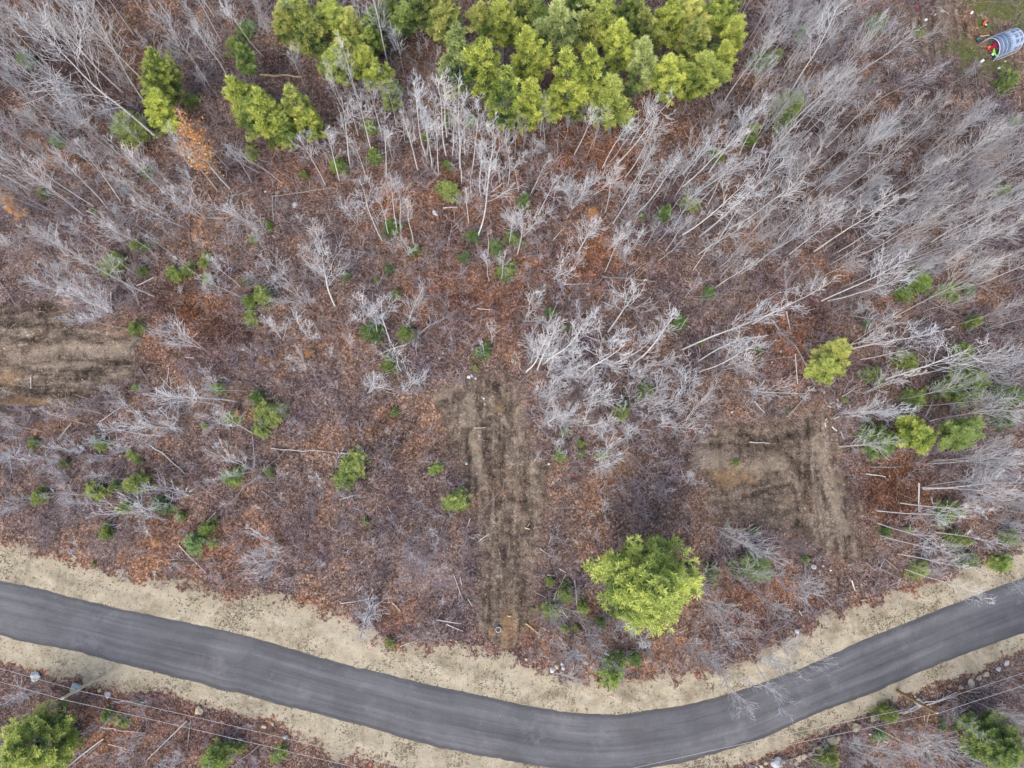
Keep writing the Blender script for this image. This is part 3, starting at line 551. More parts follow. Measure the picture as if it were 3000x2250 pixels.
# a few low shrubs still holding orange leaves
for (r, x, y, s) in [(1,200,1420,.5),(1,120,1330,.5),(4,2010,650,.3),(4,1560,1020,.28),(7,1060,190,.3),(7,830,300,.3),(2,1290,400,.35),(4,60,1420,.4),(2,1600,1400,.45),(8,980,780,.2)]:
    p = px(r, x, y); b = gnd(p, -.05); plant('orange', b, b+Vector((rnd.gauss(0, .2), rnd.gauss(0, .2), 12*s*.7)), p, sxy=1.25)

# ------------------------------------------------------------------ edges of road and verge
def edge(parts, dy=0):
    P = [G(r, x, y) for r, L in parts for (x, y) in L]
    P.sort(key=lambda v: v.x); return np.array([v.x for v in P]), np.array([v.y for v in P])
RU = edge([(7, [(0,443),(150,465),(450,545),(800,630),(1100,690),(1360,745),(1600,805),(1850,865),(2050,940),(2212,980)]), (8, [(250,1040),(500,1100),(750,1155),(1000,1205),(1250,1265),(1500,1305),(1700,1315),(1860,1310),(2000,1285),(2212,1255)]), (9, [(200,1205),(380,1160),(600,1075),(780,1005),(950,935),(1100,860),(1280,775),(1480,700),(1650,640),(1850,555),(2000,500),(2212,425)])])
RL = edge([(7, [(0,797),(200,850),(400,890),(600,925),(800,985),(950,1025),(1100,1065),(1300,1110),(1500,1170),(1700,1215),(1900,1265),(2050,1310),(2212,1345)]), (8, [(200,1415),(400,1465),(600,1520),(800,1560),(1000,1595),(1150,1625),(1300,1650),(1500,1676),(1700,1688),(1900,1680),(2100,1652)]), (9, [(0,1625),(200,1570),(400,1510),(550,1460),(700,1385),(850,1310),(1050,1240),(1300,1150),(1500,1050),(1700,970),(1900,890),(2100,830),(2212,780)])])
VN = edge([(7, [(0,200),(130,190),(250,270),(400,320),(560,330),(700,390),(850,430),(1000,440),(1200,440),(1290,480),(1380,540),(1500,520),(1700,530),(1800,550),(1950,570),(2100,600),(2212,640)]), (8, [(60,680),(200,790),(320,870),(420,890),(520,930),(600,870),(750,860),(900,890),(1050,900),(1130,940),(1250,980),(1340,1000),(1370,1060),(1500,1100),(1640,1090),(1740,1130),(1840,1120),(1950,1060),(2050,1050),(2212,1060)]), (9, [(40,1030),(200,1080),(400,1000),(520,940),(560,860),(700,800),(800,780),(870,710),(1000,660),(1150,590),(1350,550),(1550,520),(1700,440),(1800,380),(2000,290),(2212,220)])])
VS = edge([(7, [(0,970),(170,1000),(350,1040),(500,1080),(560,1130),(700,1120),(800,1160),(920,1150),(1050,1160),(1200,1180),(1350,1230),(1500,1280),(1700,1330),(1860,1370),(1900,1450),(2050,1480),(2150,1560),(2212,1590)]), (8, [(200,1620),(350,1660),(600,1720),(1000,1780),(1500,1830),(1900,1810)]), (9, [(0,1700),(300,1650),(440,1600),(580,1550),(700,1500),(850,1450),(950,1400),(1100,1350),(1200,1290),(1300,1200),(1450,1190),(1600,1120),(1750,1100),(1850,1020),(2050,960),(2150,900),(2212,880)])])
XS = np.arange(-150, 150.01, .22)
def fn(E, smooth):
    x, y = E
    sl = (y[3]-y[0])/(x[3]-x[0]); sr = (y[-1]-y[-5])/(x[-1]-x[-5])
    x = np.concatenate([[-260], x, [260]]); y = np.concatenate([[y[0]+sl*(-260-x[1])], y, [y[-1]+sr*(260-x[-2])]])
    xx = np.arange(-170, 170, .22); v = np.interp(xx, x, y); k = int(smooth/.22)
    if k > 1:
        w = np.hanning(2*k+1); w /= w.sum(); v = np.convolve(np.pad(v, k, mode='edge'), w, 'valid')
    return np.interp(XS, xx, v)
def jit(n, amp, octs, seed):
    g = np.random.default_rng(seed); out = np.zeros(n)
    for o in octs:
        m = max(2, int(n*.22/o)); out += np.interp(np.linspace(0, m-1, n), np.arange(m), g.normal(0, 1, m))*amp*(o/octs[0])**.6
    return out
ru, rl = fn(RU, 7), fn(RL, 7)
ru = ru+jit(len(XS), .06, [2.4, .9, .45], 1); rl = rl+jit(len(XS), .06, [2.4, .9, .45], 2)
vn, vs = fn(VN, 1.5)+.9+jit(len(XS), .22, [3, 1.2, .5], 3), fn(VS, 1.5)-.8+jit(len(XS), .2, [3, 1.2, .5], 4)
vn = np.maximum(vn, ru+.8); vs = np.minimum(vs, rl-.8)
def strip(name, lo, hi, nj, z0, mat, crown=0.0, uvw=None, edgefn=None, lump=0.0, ext=0.0):
    n = len(XS); t = np.linspace(0, 1, nj)
    Y = lo[:, None]+(hi-lo)[:, None]*t[None]; X = np.repeat(XS[:, None], nj, 1)
    Zz = z0+crown*(1-(2*t-1)**2)[None]+np.zeros_like(Y)
    if edgefn is not None: Zz = Zz-.10*np.clip((edgefn(t)-.93)/.07, 0, 1)[None]
    if lump: Zz = Zz+lump*np.abs(np.sin(X*.9+np.sin(Y*1.3)*1.7)*np.sin(Y*1.1+X*.31))*np.sin(np.pi*t)[None]
    V = np.stack([X, Y, Zz], -1).reshape(-1, 3)
    i = np.arange((n-1))[:, None]*nj+np.arange(nj-1)[None]; i = i.ravel()
    Fq = np.stack([i, i+nj, i+nj+1, i+1], 1)
    at = {'edge': np.repeat(edgefn(t)[None], n, 0).ravel()} if edgefn is not None else {}
    me = mesh_np(name, V, Fq, mat, at, True)
    if uvw:
        s = np.concatenate([[0], np.cumsum(np.hypot(np.diff(XS), np.diff((lo+hi)/2)))])
        UV = np.stack([np.repeat(s[:, None], nj, 1), np.repeat((t*uvw)[None], n, 0)], -1).reshape(-1, 2)
        ul = me.uv_layers.new(name='UVMap'); ul.data.foreach_set('uv', UV[Fq.ravel()].astype(np.float32).ravel())
    o = link(name, me); o['kind'] = 'structure'; return o
strip('road', rl, ru, 13, .035, M['road'], .05, 7.2)
strip('verge', ru-.12, vn, 18, .022, M['sand'], 0, edgefn=lambda t: t, lump=.14)
strip('verge', vs, rl+.12, 14, .022, M['sand'], 0, edgefn=lambda t: 1-t, lump=.10)

# ------------------------------------------------------------------ ground sheet with soil masks
gx = np.concatenate([[-2500, -900, -400, -200, -130], np.arange(-92, 92.01, .4), [130, 200, 400, 900, 2500]])
gy = np.concatenate([[-2500, -900, -400, -200, -110], np.arange(-58, 96.01, .4), [130, 200, 400, 900, 2500]])
GX, GY = np.meshgrid(gx, gy, indexing='ij'); PX, PY = proj(GX.ravel(), GY.ravel())
def pmask(poly, feather):
    P = np.array([px(*q) for q in poly]); ins = np.zeros(len(PX), bool); dist = np.full(len(PX), 1e9)
    for a, b in zip(P, np.roll(P, -1, 0)):
        c = (a[1] > PY) != (b[1] > PY)
        with np.errstate(divide='ignore', invalid='ignore'):
            ins ^= c & (PX < (b[0]-a[0])*(PY-a[1])/(b[1]-a[1])+a[0])
        d = b-a; t = np.clip(((PX-a[0])*d[0]+(PY-a[1])*d[1])/(d@d+1e-9), 0, 1); dist = np.minimum(dist, np.hypot(PX-a[0]-t*d[0], PY-a[1]-t*d[1]))
    return np.clip(.5+np.where(ins, dist, -dist)/(2*feather), 0, 1)
def lmask(line, wdt):
    P = np.array([px(*q) for q in line]); dist = np.full(len(PX), 1e9)
    for a, b in zip(P[:-1], P[1:]):
        d = b-a; t = np.clip(((PX-a[0])*d[0]+(PY-a[1])*d[1])/(d@d+1e-9), 0, 1); dist = np.minimum(dist, np.hypot(PX-a[0]-t*d[0], PY-a[1]-t*d[1]))
    return np.clip(1-dist/wdt, 0, 1)
def emask(r, x, y, rx, ry, a=0):
    cx, cy = px(r, x, y); u = PX-cx; v = PY-cy; c, s = math.cos(a), math.sin(a)
    return np.clip(1.25-np.hypot((u*c+v*s)/(rx*K), (-u*s+v*c)/(ry*K))*.75, 0, 1)
mx = lambda *a: np.maximum.reduce(a)
dirt = mx(pmask([(4,-200,330),(4,200,290),(4,330,280),(4,450,330),(4,520,440),(4,700,460),(4,850,500),(4,890,600),(4,880,740),(4,800,800),(4,640,850),(4,570,960),(4,300,1000),(4,-200,960)], 48),
 pmask([(5,580,900),(5,850,800),(5,1000,770),(5,1130,820),(5,1200,1000),(5,1270,1200),(5,1330,1400),(5,1360,1660),(8,1270,200),(8,1250,600),(8,1210,800),(8,1000,900),(8,870,800),(8,900,500),(8,900,200),(8,850,0),(5,900,1660),(5,750,1350),(5,640,1150)], 46),
 pmask([(6,130,1110),(6,400,1060),(6,700,1060),(6,870,1000),(6,950,1100),(6,1000,1280),(6,1080,1450),(6,1150,1660),(9,1200,250),(9,1100,330),(9,950,250),(9,700,150),(9,500,60),(9,250,90),(6,140,1600),(6,90,1400)], 56),
 .75*emask(3,1650,200,330,230), .8*emask(3,1950,420,230,160), .9*emask(3,2050,130,100,70))
ruts = [([(5,880,850),(5,905,1050),(5,930,1250),(5,990,1450),(5,1010,1640)], 20), ([(5,960,790),(5,1050,950),(5,1090,1060),(5,1130,1160)], 14), ([(5,640,1130),(5,720,1290)], 10), ([(8,1020,440),(8,1015,720)], 16), ([(8,1200,430),(8,1190,560)], 26), ([(8,930,560),(8,915,700)], 14),
 ([(6,640,1230),(6,780,1440),(6,830,1640)], 22), ([(6,900,1500),(6,940,1640)], 16), ([(6,400,1560),(6,700,1480)], 18), ([(6,380,1150),(6,560,1200),(6,830,1130)], 26), ([(4,400,495),(4,560,500)], 16), ([(4,640,700),(4,860,690)], 14), ([(4,200,760),(4,640,800)], 14), ([(4,420,900),(4,640,910)], 24), ([(4,0,600),(4,30,640)], 20), ([(4,280,360),(4,300,480),(4,150,620)], 26), ([(6,820,1060),(6,850,1150)], 20), ([(9,740,60),(9,830,180)], 24), ([(5,1000,780),(5,1030,840)], 16), ([(5,1150,1570),(5,1000,1600)], 22)]
damp = mx(*[lmask(l, w*.85) for l, w in ruts]); ridge = mx(*[lmask(l, w*1.9) for l, w in ruts])*(1-np.clip(damp*2.5, 0, 1))
tan = mx(lmask([(6,870,1180),(6,930,1400),(6,1010,1660),(9,1050,120)], 34), .8*lmask([(6,150,1300),(6,420,1380),(6,640,1330)], 60), .8*lmask([(5,600,930),(5,760,850)], 30), .8*lmask([(5,820,900),(5,860,1250),(5,930,1500)], 26), .7*lmask([(5,1060,1050),(5,1150,1300)], 30), .8*lmask([(4,60,640),(4,400,600),(4,800,600)], 40), .7*lmask([(4,200,720),(4,600,700)], 24), .7*lmask([(4,430,840),(4,820,760)], 24)); damp = mx(damp, .62*emask(5,760,900,70,60), .6*emask(6,550,1230,260,90), .55*emask(4,250,350,160,80), .55*emask(8,1040,200,90,200))
ochre = mx(emask(4,180,945,180,26), .8*emask(6,320,1430,170,70), .7*emask(4,60,800,110,80), .8*emask(8,1075,740,60,130), .6*emask(5,1010,980,50,60))
dark = mx(.85*emask(3,900,1000,1000,620), .8*emask(1,450,450,760,560), pmask([(4,930,270),(4,1100,120),(4,1270,100),(4,1330,330),(4,1650,430),(4,1620,590),(4,1400,560),(4,1100,400)], 30), .95*emask(6,1350,1530,240,170), .55*emask(5,300,1230,430,330), .8*emask(1,1790,400,120,90), .75*emask(2,480,180,170,220), .6*emask(6,820,390,170,90), .5*emask(3,1600,150,200,170), .5*emask(3,1600,620,300,90), .6*emask(4,960,700,160,70), .7*emask(1,900,960,170,60), .5*emask(3,900,1100,700,500), .5*emask(1,500,400,700,500))
rust = mx(.9*emask(5,900,280,420,280), emask(2,1560,1000,520,330), .9*emask(6,700,520,230,250), emask(5,1600,60,350,150), .8*emask(6,1350,1530,250,190), .6*emask(1,1900,1150,260,160), .7*emask(2,800,1300,600,260), .6*emask(7,1100,1350,900,260), .7*emask(1,900,960,170,60), .7*emask(8,1150,830,250,80), .55*emask(7,1400,220,600,220), .6*emask(9,500,620,350,250), .7*emask(8,350,700,160,150), .7*emask(4,1300,420,350,220))
pale = mx(.7*emask(8,550,380,220,180), .6*emask(6,400,1080,300,70), .55*emask(4,600,300,260,120), .5*emask(7,650,260,250,90), .5*emask(5,1500,1000,350,300), .6*emask(9,650,230,250,140), .5*emask(3,900,1100,900,500), .5*emask(6,1100,1030,250,150))
grass = mx(emask(3,2080,40,230,90,.1), .9*emask(3,2190,140,60,140), .55*emask(3,1850,330,160,140), .6*emask(3,2060,430,160,60), .5*emask(3,1960,150,110,120), .5*emask(3,2100,530,90,60))
keep = np.ones(len(PX)); RUY = np.interp(GX.ravel(), XS, ru); RLY = np.interp(GX.ravel(), XS, rl); VNY = np.interp(GX.ravel(), XS, vn); VSY = np.interp(GX.ravel(), XS, vs)
gyr = GY.ravel(); inroad = (gyr < VNY+.3) & (gyr > VSY-.3)
def lump(x, y): return .05*np.sin(x*.83+1.7*np.sin(y*.47))*np.sin(y*.91+1.3*np.sin(x*.61))+.035*np.sin(x*2.3+y*1.1)*np.sin(y*2.7-x*.7)
GZ = lump(GX.ravel(), gyr)-.11*damp*(dirt > .4)+.05*ridge*(dirt > .4)+.12*nrg.normal(0, .4, len(PX))*(dirt > .4)
near = (np.abs(GX.ravel()) < 93) & (gyr > -59) & (gyr < 97)
rampz = np.clip(np.minimum(np.abs(gyr-VNY), np.abs(gyr-VSY))/1.5, 0, 1)
deep = (gyr < VNY-.9) & (gyr > VSY+.9)
GZ = np.where(deep, -.12, np.where(near, GZ*rampz-.012*(1-rampz), 0))
nx, ny = GX.shape; i = (np.arange(nx-1)[:, None]*ny+np.arange(ny-1)[None]).ravel()
g = link('ground', mesh_np('ground', np.stack([GX.ravel(), gyr, GZ], 1), np.stack([i, i+ny, i+ny+1, i+1], 1), M['ground'], dict(sdir=np.clip((PX-950)/60, 0, 1)*np.clip(1-.55*((PX > 1950) & (PX < 2330)), 0, 1), dirt=dirt, damp=damp, tan=tan, ochre=ochre, dark=dark, rust=rust, pale=pale, grass=grass), True)); g['kind'] = 'structure'

def lookup(A, x, y):
    ix = np.clip(np.round((x+92)/.4).astype(int), 0, 460)+5; iy = np.clip(np.round((y+58)/.4).astype(int), 0, 385)+5
    return A.reshape(nx, ny)[ix, iy]
def offroad(x, y, m=0.0): return (y > np.interp(x, XS, vn)+m) | (y < np.interp(x, XS, vs)-m)

# ------------------------------------------------------------------ dense stands: further bare trees, each an object
def inpoly(p, poly):
    x, y = p; c = False
    for (ax, ay), (bx, by) in zip(poly, poly[1:]+poly[:1]):
        if (ay > y) != (by > y) and x < (bx-ax)*(y-ay)/(by-ay)+ax: c = not c
    return c
STANDS = [('grey', 78, [(-80,-90),(760,-60),(800,170),(620,280),(600,120),(480,280),(520,430),(430,560),(250,640),(-40,760)], 'grey leafless tree in the dense upper left stand', 'leafless trees of the upper left stand'),
 ('grey', 165, [(2130,0),(2260,60),(2560,60),(2650,230),(2780,300),(3030,330),(3050,830),(2850,860),(2650,880),(2400,900),(2250,780),(1960,720),(1900,600),(2020,450),(2160,330)], 'grey leafless tree in the dense right stand', 'leafless trees of the dense right stand'),
 ('grey', 20, [(2560,900),(3050,860),(3050,1450),(2900,1600),(2760,1560),(2720,1300),(2500,1000)], 'grey leafless tree in the thicket on the right edge', 'leafless trees of the right edge thicket'),
 ('grey', 16, [(2700,2140),(2850,2010),(3060,1930),(3060,2300),(2600,2330)], 'grey leafless tree in the lower right corner', 'leafless trees of the lower right corner'),
 ('grey', 14, [(700,-60),(1180,-100),(1230,150),(1150,330),(1000,300),(860,200)], 'grey leafless tree between the pines at the top', 'leafless trees between the top pines')]
SAPS = [(62, [(60,1050),(450,1130),(1150,1000),(1250,1150),(1280,1500),(1350,1800),(1000,1720),(600,1680),(150,1560),(0,1500)], 'in the litter left of the central track'),
 (36, [(600,560),(1200,560),(1300,800),(1350,1000),(900,1050),(520,900)], 'in the brown opening under the pale tree row'), (34, [(1580,1150),(2050,1150),(2050,1500),(1720,1550),(1650,1400)], 'between the central track and right clearing'),
 (34, [(1950,1560),(2300,1600),(2450,1720),(2200,1820),(2000,1950),(1650,1950)], 'right of the big round pine'), (30, [(1500,500),(1950,560),(1900,780),(1450,850)], 'in the reddish opening under the grove'),
 (18, [(0,1990),(300,2050),(850,2190),(800,2250),(0,2250)], 'in the lower left corner'), (36, [(50,560),(500,560),(700,640),(500,820),(100,900)], 'below the upper left stand')]
STANDS += [('birch', 26, [(950,330),(1350,470),(1750,470),(1760,400),(1400,390),(1000,270)], 'slender white-barked tree packed below the pine grove', 'white-barked trees packed below the pine grove'),
 ('birch', 26, [(1700,560),(2050,480),(2330,800),(2050,900),(1780,830)], 'slender white-barked tree on the near edge of the right stand', 'white-barked trees on the near edge of the right stand'),
 ('birch', 14, [(250,560),(620,420),(760,520),(450,760)], 'slender white-barked tree on the near edge of the left stand', 'white-barked trees on the near edge of the left stand')]
for n, poly, where in SAPS:
    STANDS.append(('sap', n, poly, 'thin pale sapling '+where, 'thin pale saplings '+where))
for kind, n, poly, label, grp in STANDS:
    xs = [q[0] for q in poly]; ys = [q[1] for q in poly]; k = 0; tries = 0
    while k < n and tries < 20000:
        tries += 1; p = (rnd.uniform(min(xs), max(xs)), rnd.uniform(min(ys), max(ys)))
        if not inpoly(p, poly): continue
        b = gnd(p, -.08)
        if any((b.x-a)**2+(b.y-c)**2 < 1.3**2 for a, c in feet): continue
        h = rnd.choice((rnd.uniform(8, 13), rnd.uniform(11, 17), rnd.uniform(14, 20)))
        kd = kind if kind in ('sap', 'birch') else 'birch' if rnd.random() < .16 else ('bushy' if rnd.random() < .12 else 'grey')
        if kd == 'bushy': h *= .5
        if kd == 'sap': h = rnd.uniform(2.2, 5.2)
        if kind == 'birch': h = rnd.uniform(7, 14.5)
        T = b+Vector((rnd.gauss(0, .045)*h, rnd.gauss(0, .045)*h, h))
        if any(q[0] > 2610 and q[1] < 255+.25*max(0, q[0]-2800) for q in (p, [float(c[0]) for c in proj(np.array([T.x]), np.array([T.y]), T.z)])): continue
        me = PROTO[kd][rnd.randrange(len(PROTO[kd]))]; s = h/NOM[kd]
        e = empty('sapling' if kd == 'sap' else 'birch_tree' if kind == 'birch' else 'bare_tree', b); aim(e, b, T, rnd.uniform(0, 6.28), (s*rnd.uniform(.9, 1.1), s*rnd.uniform(.9, 1.1), s)); tone = rnd.uniform(.6, 1.12); w = rnd.uniform(-.04, .04)
        for nm, m in me: link(nm, m, e).color = (tone*(1+w), tone, tone*(1-w), 1)
        tag(e, label.replace('grey leafless', {'grey': 'grey leafless', 'birch': 'white-barked leafless', 'bushy': 'low bushy leafless', 'sap': ''}[kd]), 'tree', grp)
        feet.append((b.x, b.y)); k += 1

# ------------------------------------------------------------------ uncountable cover: brush, sticks, leaves (one object each)
def scatter(n, margin=.0):
    x = nrg.uniform(-78, 78, n); y = nrg.uniform(-44, 80, n); a, b = proj(x, y); k = (a > -150) & (a < 3150) & (b > -120) & (b < 2370) & offroad(x, y, margin); return x[k], y[k]
def instance(V, Fq, T, x, y, z, rot, sc, tint):
    n = len(x); c, s = np.cos(rot)[:, None], np.sin(rot)[:, None]; k = len(V)
    O = np.empty((n, k, 3), np.float32)
    O[..., 0] = (V[None, :, 0]*c-V[None, :, 1]*s)*sc[:, None]+x[:, None]; O[..., 1] = (V[None, :, 0]*s+V[None, :, 1]*c)*sc[:, None]+y[:, None]; O[..., 2] = V[None, :, 2]*sc[:, None]+z[:, None]
    return O.reshape(-1, 3), (Fq[None]+(np.arange(n)*k)[:, None, None]).reshape(-1, Fq.shape[1]), np.clip(np.repeat(tint, k)+np.tile(T, n), 0, 1)
def merge(name, chunks, mat):
    off = 0; VV = []; FF = []; TT = []
    for V, Fq, T in chunks: VV.append(V); FF.append(Fq+off); TT.append(T); off += len(V)
    return link(name, mesh_np(name, np.concatenate(VV), np.concatenate(FF), mat, {'tint': np.concatenate(TT)}))
def brush_var():
    tb = Tubes()
    for s in range(rnd.randint(3, 6)):
        d = (Vector((0, 0, 1))+rdir()*rnd.uniform(.2, 1.0)).normalized(); L = rnd.uniform(.7, 1.3); pts = limb(Vector((rnd.gauss(0, .05), rnd.gauss(0, .05), 0)), d, L, 3, .14, .05)
        tb.add(pts, [.0105, .0095, .008, .006], 3)
        for k in range(4):
            q, dd = along(pts, rnd.uniform(.3, .95)); tb.add(limb(q, spread(dd, .7), L*rnd.uniform(.25, .5), 2, .15, .03), [.0075, .0065, .005], 3)
    return tb.arr()
bx, by = scatter(22000, .1); cl = np.sin(bx*.31+2*np.sin(by*.17))*np.sin(by*.37+1.4*np.sin(bx*.21))
d_ = lookup(dirt, bx, by); k = (nrg.random(len(bx)) < np.clip(.5+.5*cl, .1, .95)) & (d_ < .45) & (nrg.random(len(bx)) > .8*lookup(dark, bx, by)); bx, by = bx[k], by[k]
which = nrg.integers(0, 10, len(bx)); ch = []
for v in range(10):
    V, Fq, T = brush_var(); j = which == v; m = j.sum()
    ch.append(instance(V, Fq, T, bx[j], by[j], np.full(m, -.05), nrg.uniform(0, 6.28, m), nrg.uniform(.7, 2.4, m), nrg.beta(2.2, 2.0, m)))
tag(merge('brush', ch, M['brushtwig']), 'bare grey-brown brush of thin twigs covering the woodland floor', 'brush', kind='stuff')
def sticks(n, lo, hi, r0, r1, bias, z, verge=False):
    x, y = scatter(n, -.4); n = len(x); a = nrg.uniform(0, 6.28, n); L = lo+(hi-lo)*nrg.random(n)**2.2; r = nrg.uniform(r0, r1, n)
    keep = nrg.random(n) > .55*lookup(dirt, x, y); x, y, a, L, r = x[keep], y[keep], a[keep], L[keep], r[keep]; n = len(x)
    bend = nrg.normal(0, .07, n)*L; zz = z+lump(x, y)
    ring = np.array([(0, 1), (-.87, -.5), (.87, -.5)]); V = np.empty((n, 3, 3, 3))
    for si, t in enumerate((-.5, 0, .5)):
        cx = x+np.cos(a)*L*t-np.sin(a)*bend*(si == 1); cy = y+np.sin(a)*L*t+np.cos(a)*bend*(si == 1); rr = r*(1, .85, .55)[si]
        for k in range(3):
            V[:, si, k, 0] = cx-np.sin(a)*ring[k, 0]*rr; V[:, si, k, 1] = cy+np.cos(a)*ring[k, 0]*rr; V[:, si, k, 2] = zz+rr*ring[k, 1]+np.abs(t)*.0+nrg.uniform(0, .03, n)
    f = np.array([(s*3+k, s*3+(k+1) % 3, s*3+3+(k+1) % 3, s*3+3+k) for s in (0, 1) for k in range(3)])
    return V.reshape(-1, 3), (f[None]+(np.arange(n)*9)[:, None, None]).reshape(-1, 4), np.repeat(np.clip(nrg.beta(*bias, n), 0, 1), 9)
tag(merge('stick_litter', [sticks(16000, .3, 1.6, .010, .020, (2, 2.2), .03), sticks(3200, .8, 4.2, .014, .034, (2.6, 1.8), .05)], M['stick']), 'small dry sticks strewn over the leaf litter', 'sticks', kind='stuff')
def flakes(n, lo, hi, margin, bias, flt=None, zz=0.0):
    x, y = scatter(n, margin)
    if flt is not None: k = flt(x, y); x, y = x[k], y[k]
    n = len(x); a = nrg.uniform(0, 6.28, n); s = nrg.uniform(lo, hi, n); asp = nrg.uniform(.45, .9, n); tl = nrg.normal(0, .45, (n, 2)); z = zz+.035+lump(x, y)*(zz == 0)+nrg.uniform(0, .05, n)
    V = np.empty((n, 4, 3)); 
    for k, (u, w) in enumerate(((-1, 0), (0, 1), (1, 0), (0, -1))):
        dx = u*s; dy = w*s*asp; V[:, k, 0] = x+np.cos(a)*dx-np.sin(a)*dy; V[:, k, 1] = y+np.sin(a)*dx+np.cos(a)*dy; V[:, k, 2] = z+dx*tl[:, 0]*.6+dy*tl[:, 1]*.6
    return V.reshape(-1, 3), np.arange(n*4).reshape(-1, 4), np.repeat(np.clip(nrg.beta(*bias, n), 0, 1), 4)
tag(merge('leaf_litter', [flakes(110000, .05, .12, -.3, (1.6, 1.9), lambda x, y: nrg.random(len(x)) > .8*lookup(dirt, x, y)),
    flakes(60000, .05, .11, -9, (1.4, 1.9), lambda x, y: ~offroad(x, y, -.3) & ((y > np.interp(x, XS, ru)) | (y < np.interp(x, XS, rl))) & (nrg.random(len(x)) < .55), .07),
    flakes(3000, .04, .07, -9, (3, 1.4), lambda x, y: (y < np.interp(x, XS, ru)-.3) & (y > np.interp(x, XS, rl)+.3) & (nrg.random(len(x)) < .5), .07)], M['litterleaf']), 'fallen brown leaves carpeting the woodland floor', 'leaves', kind='stuff')

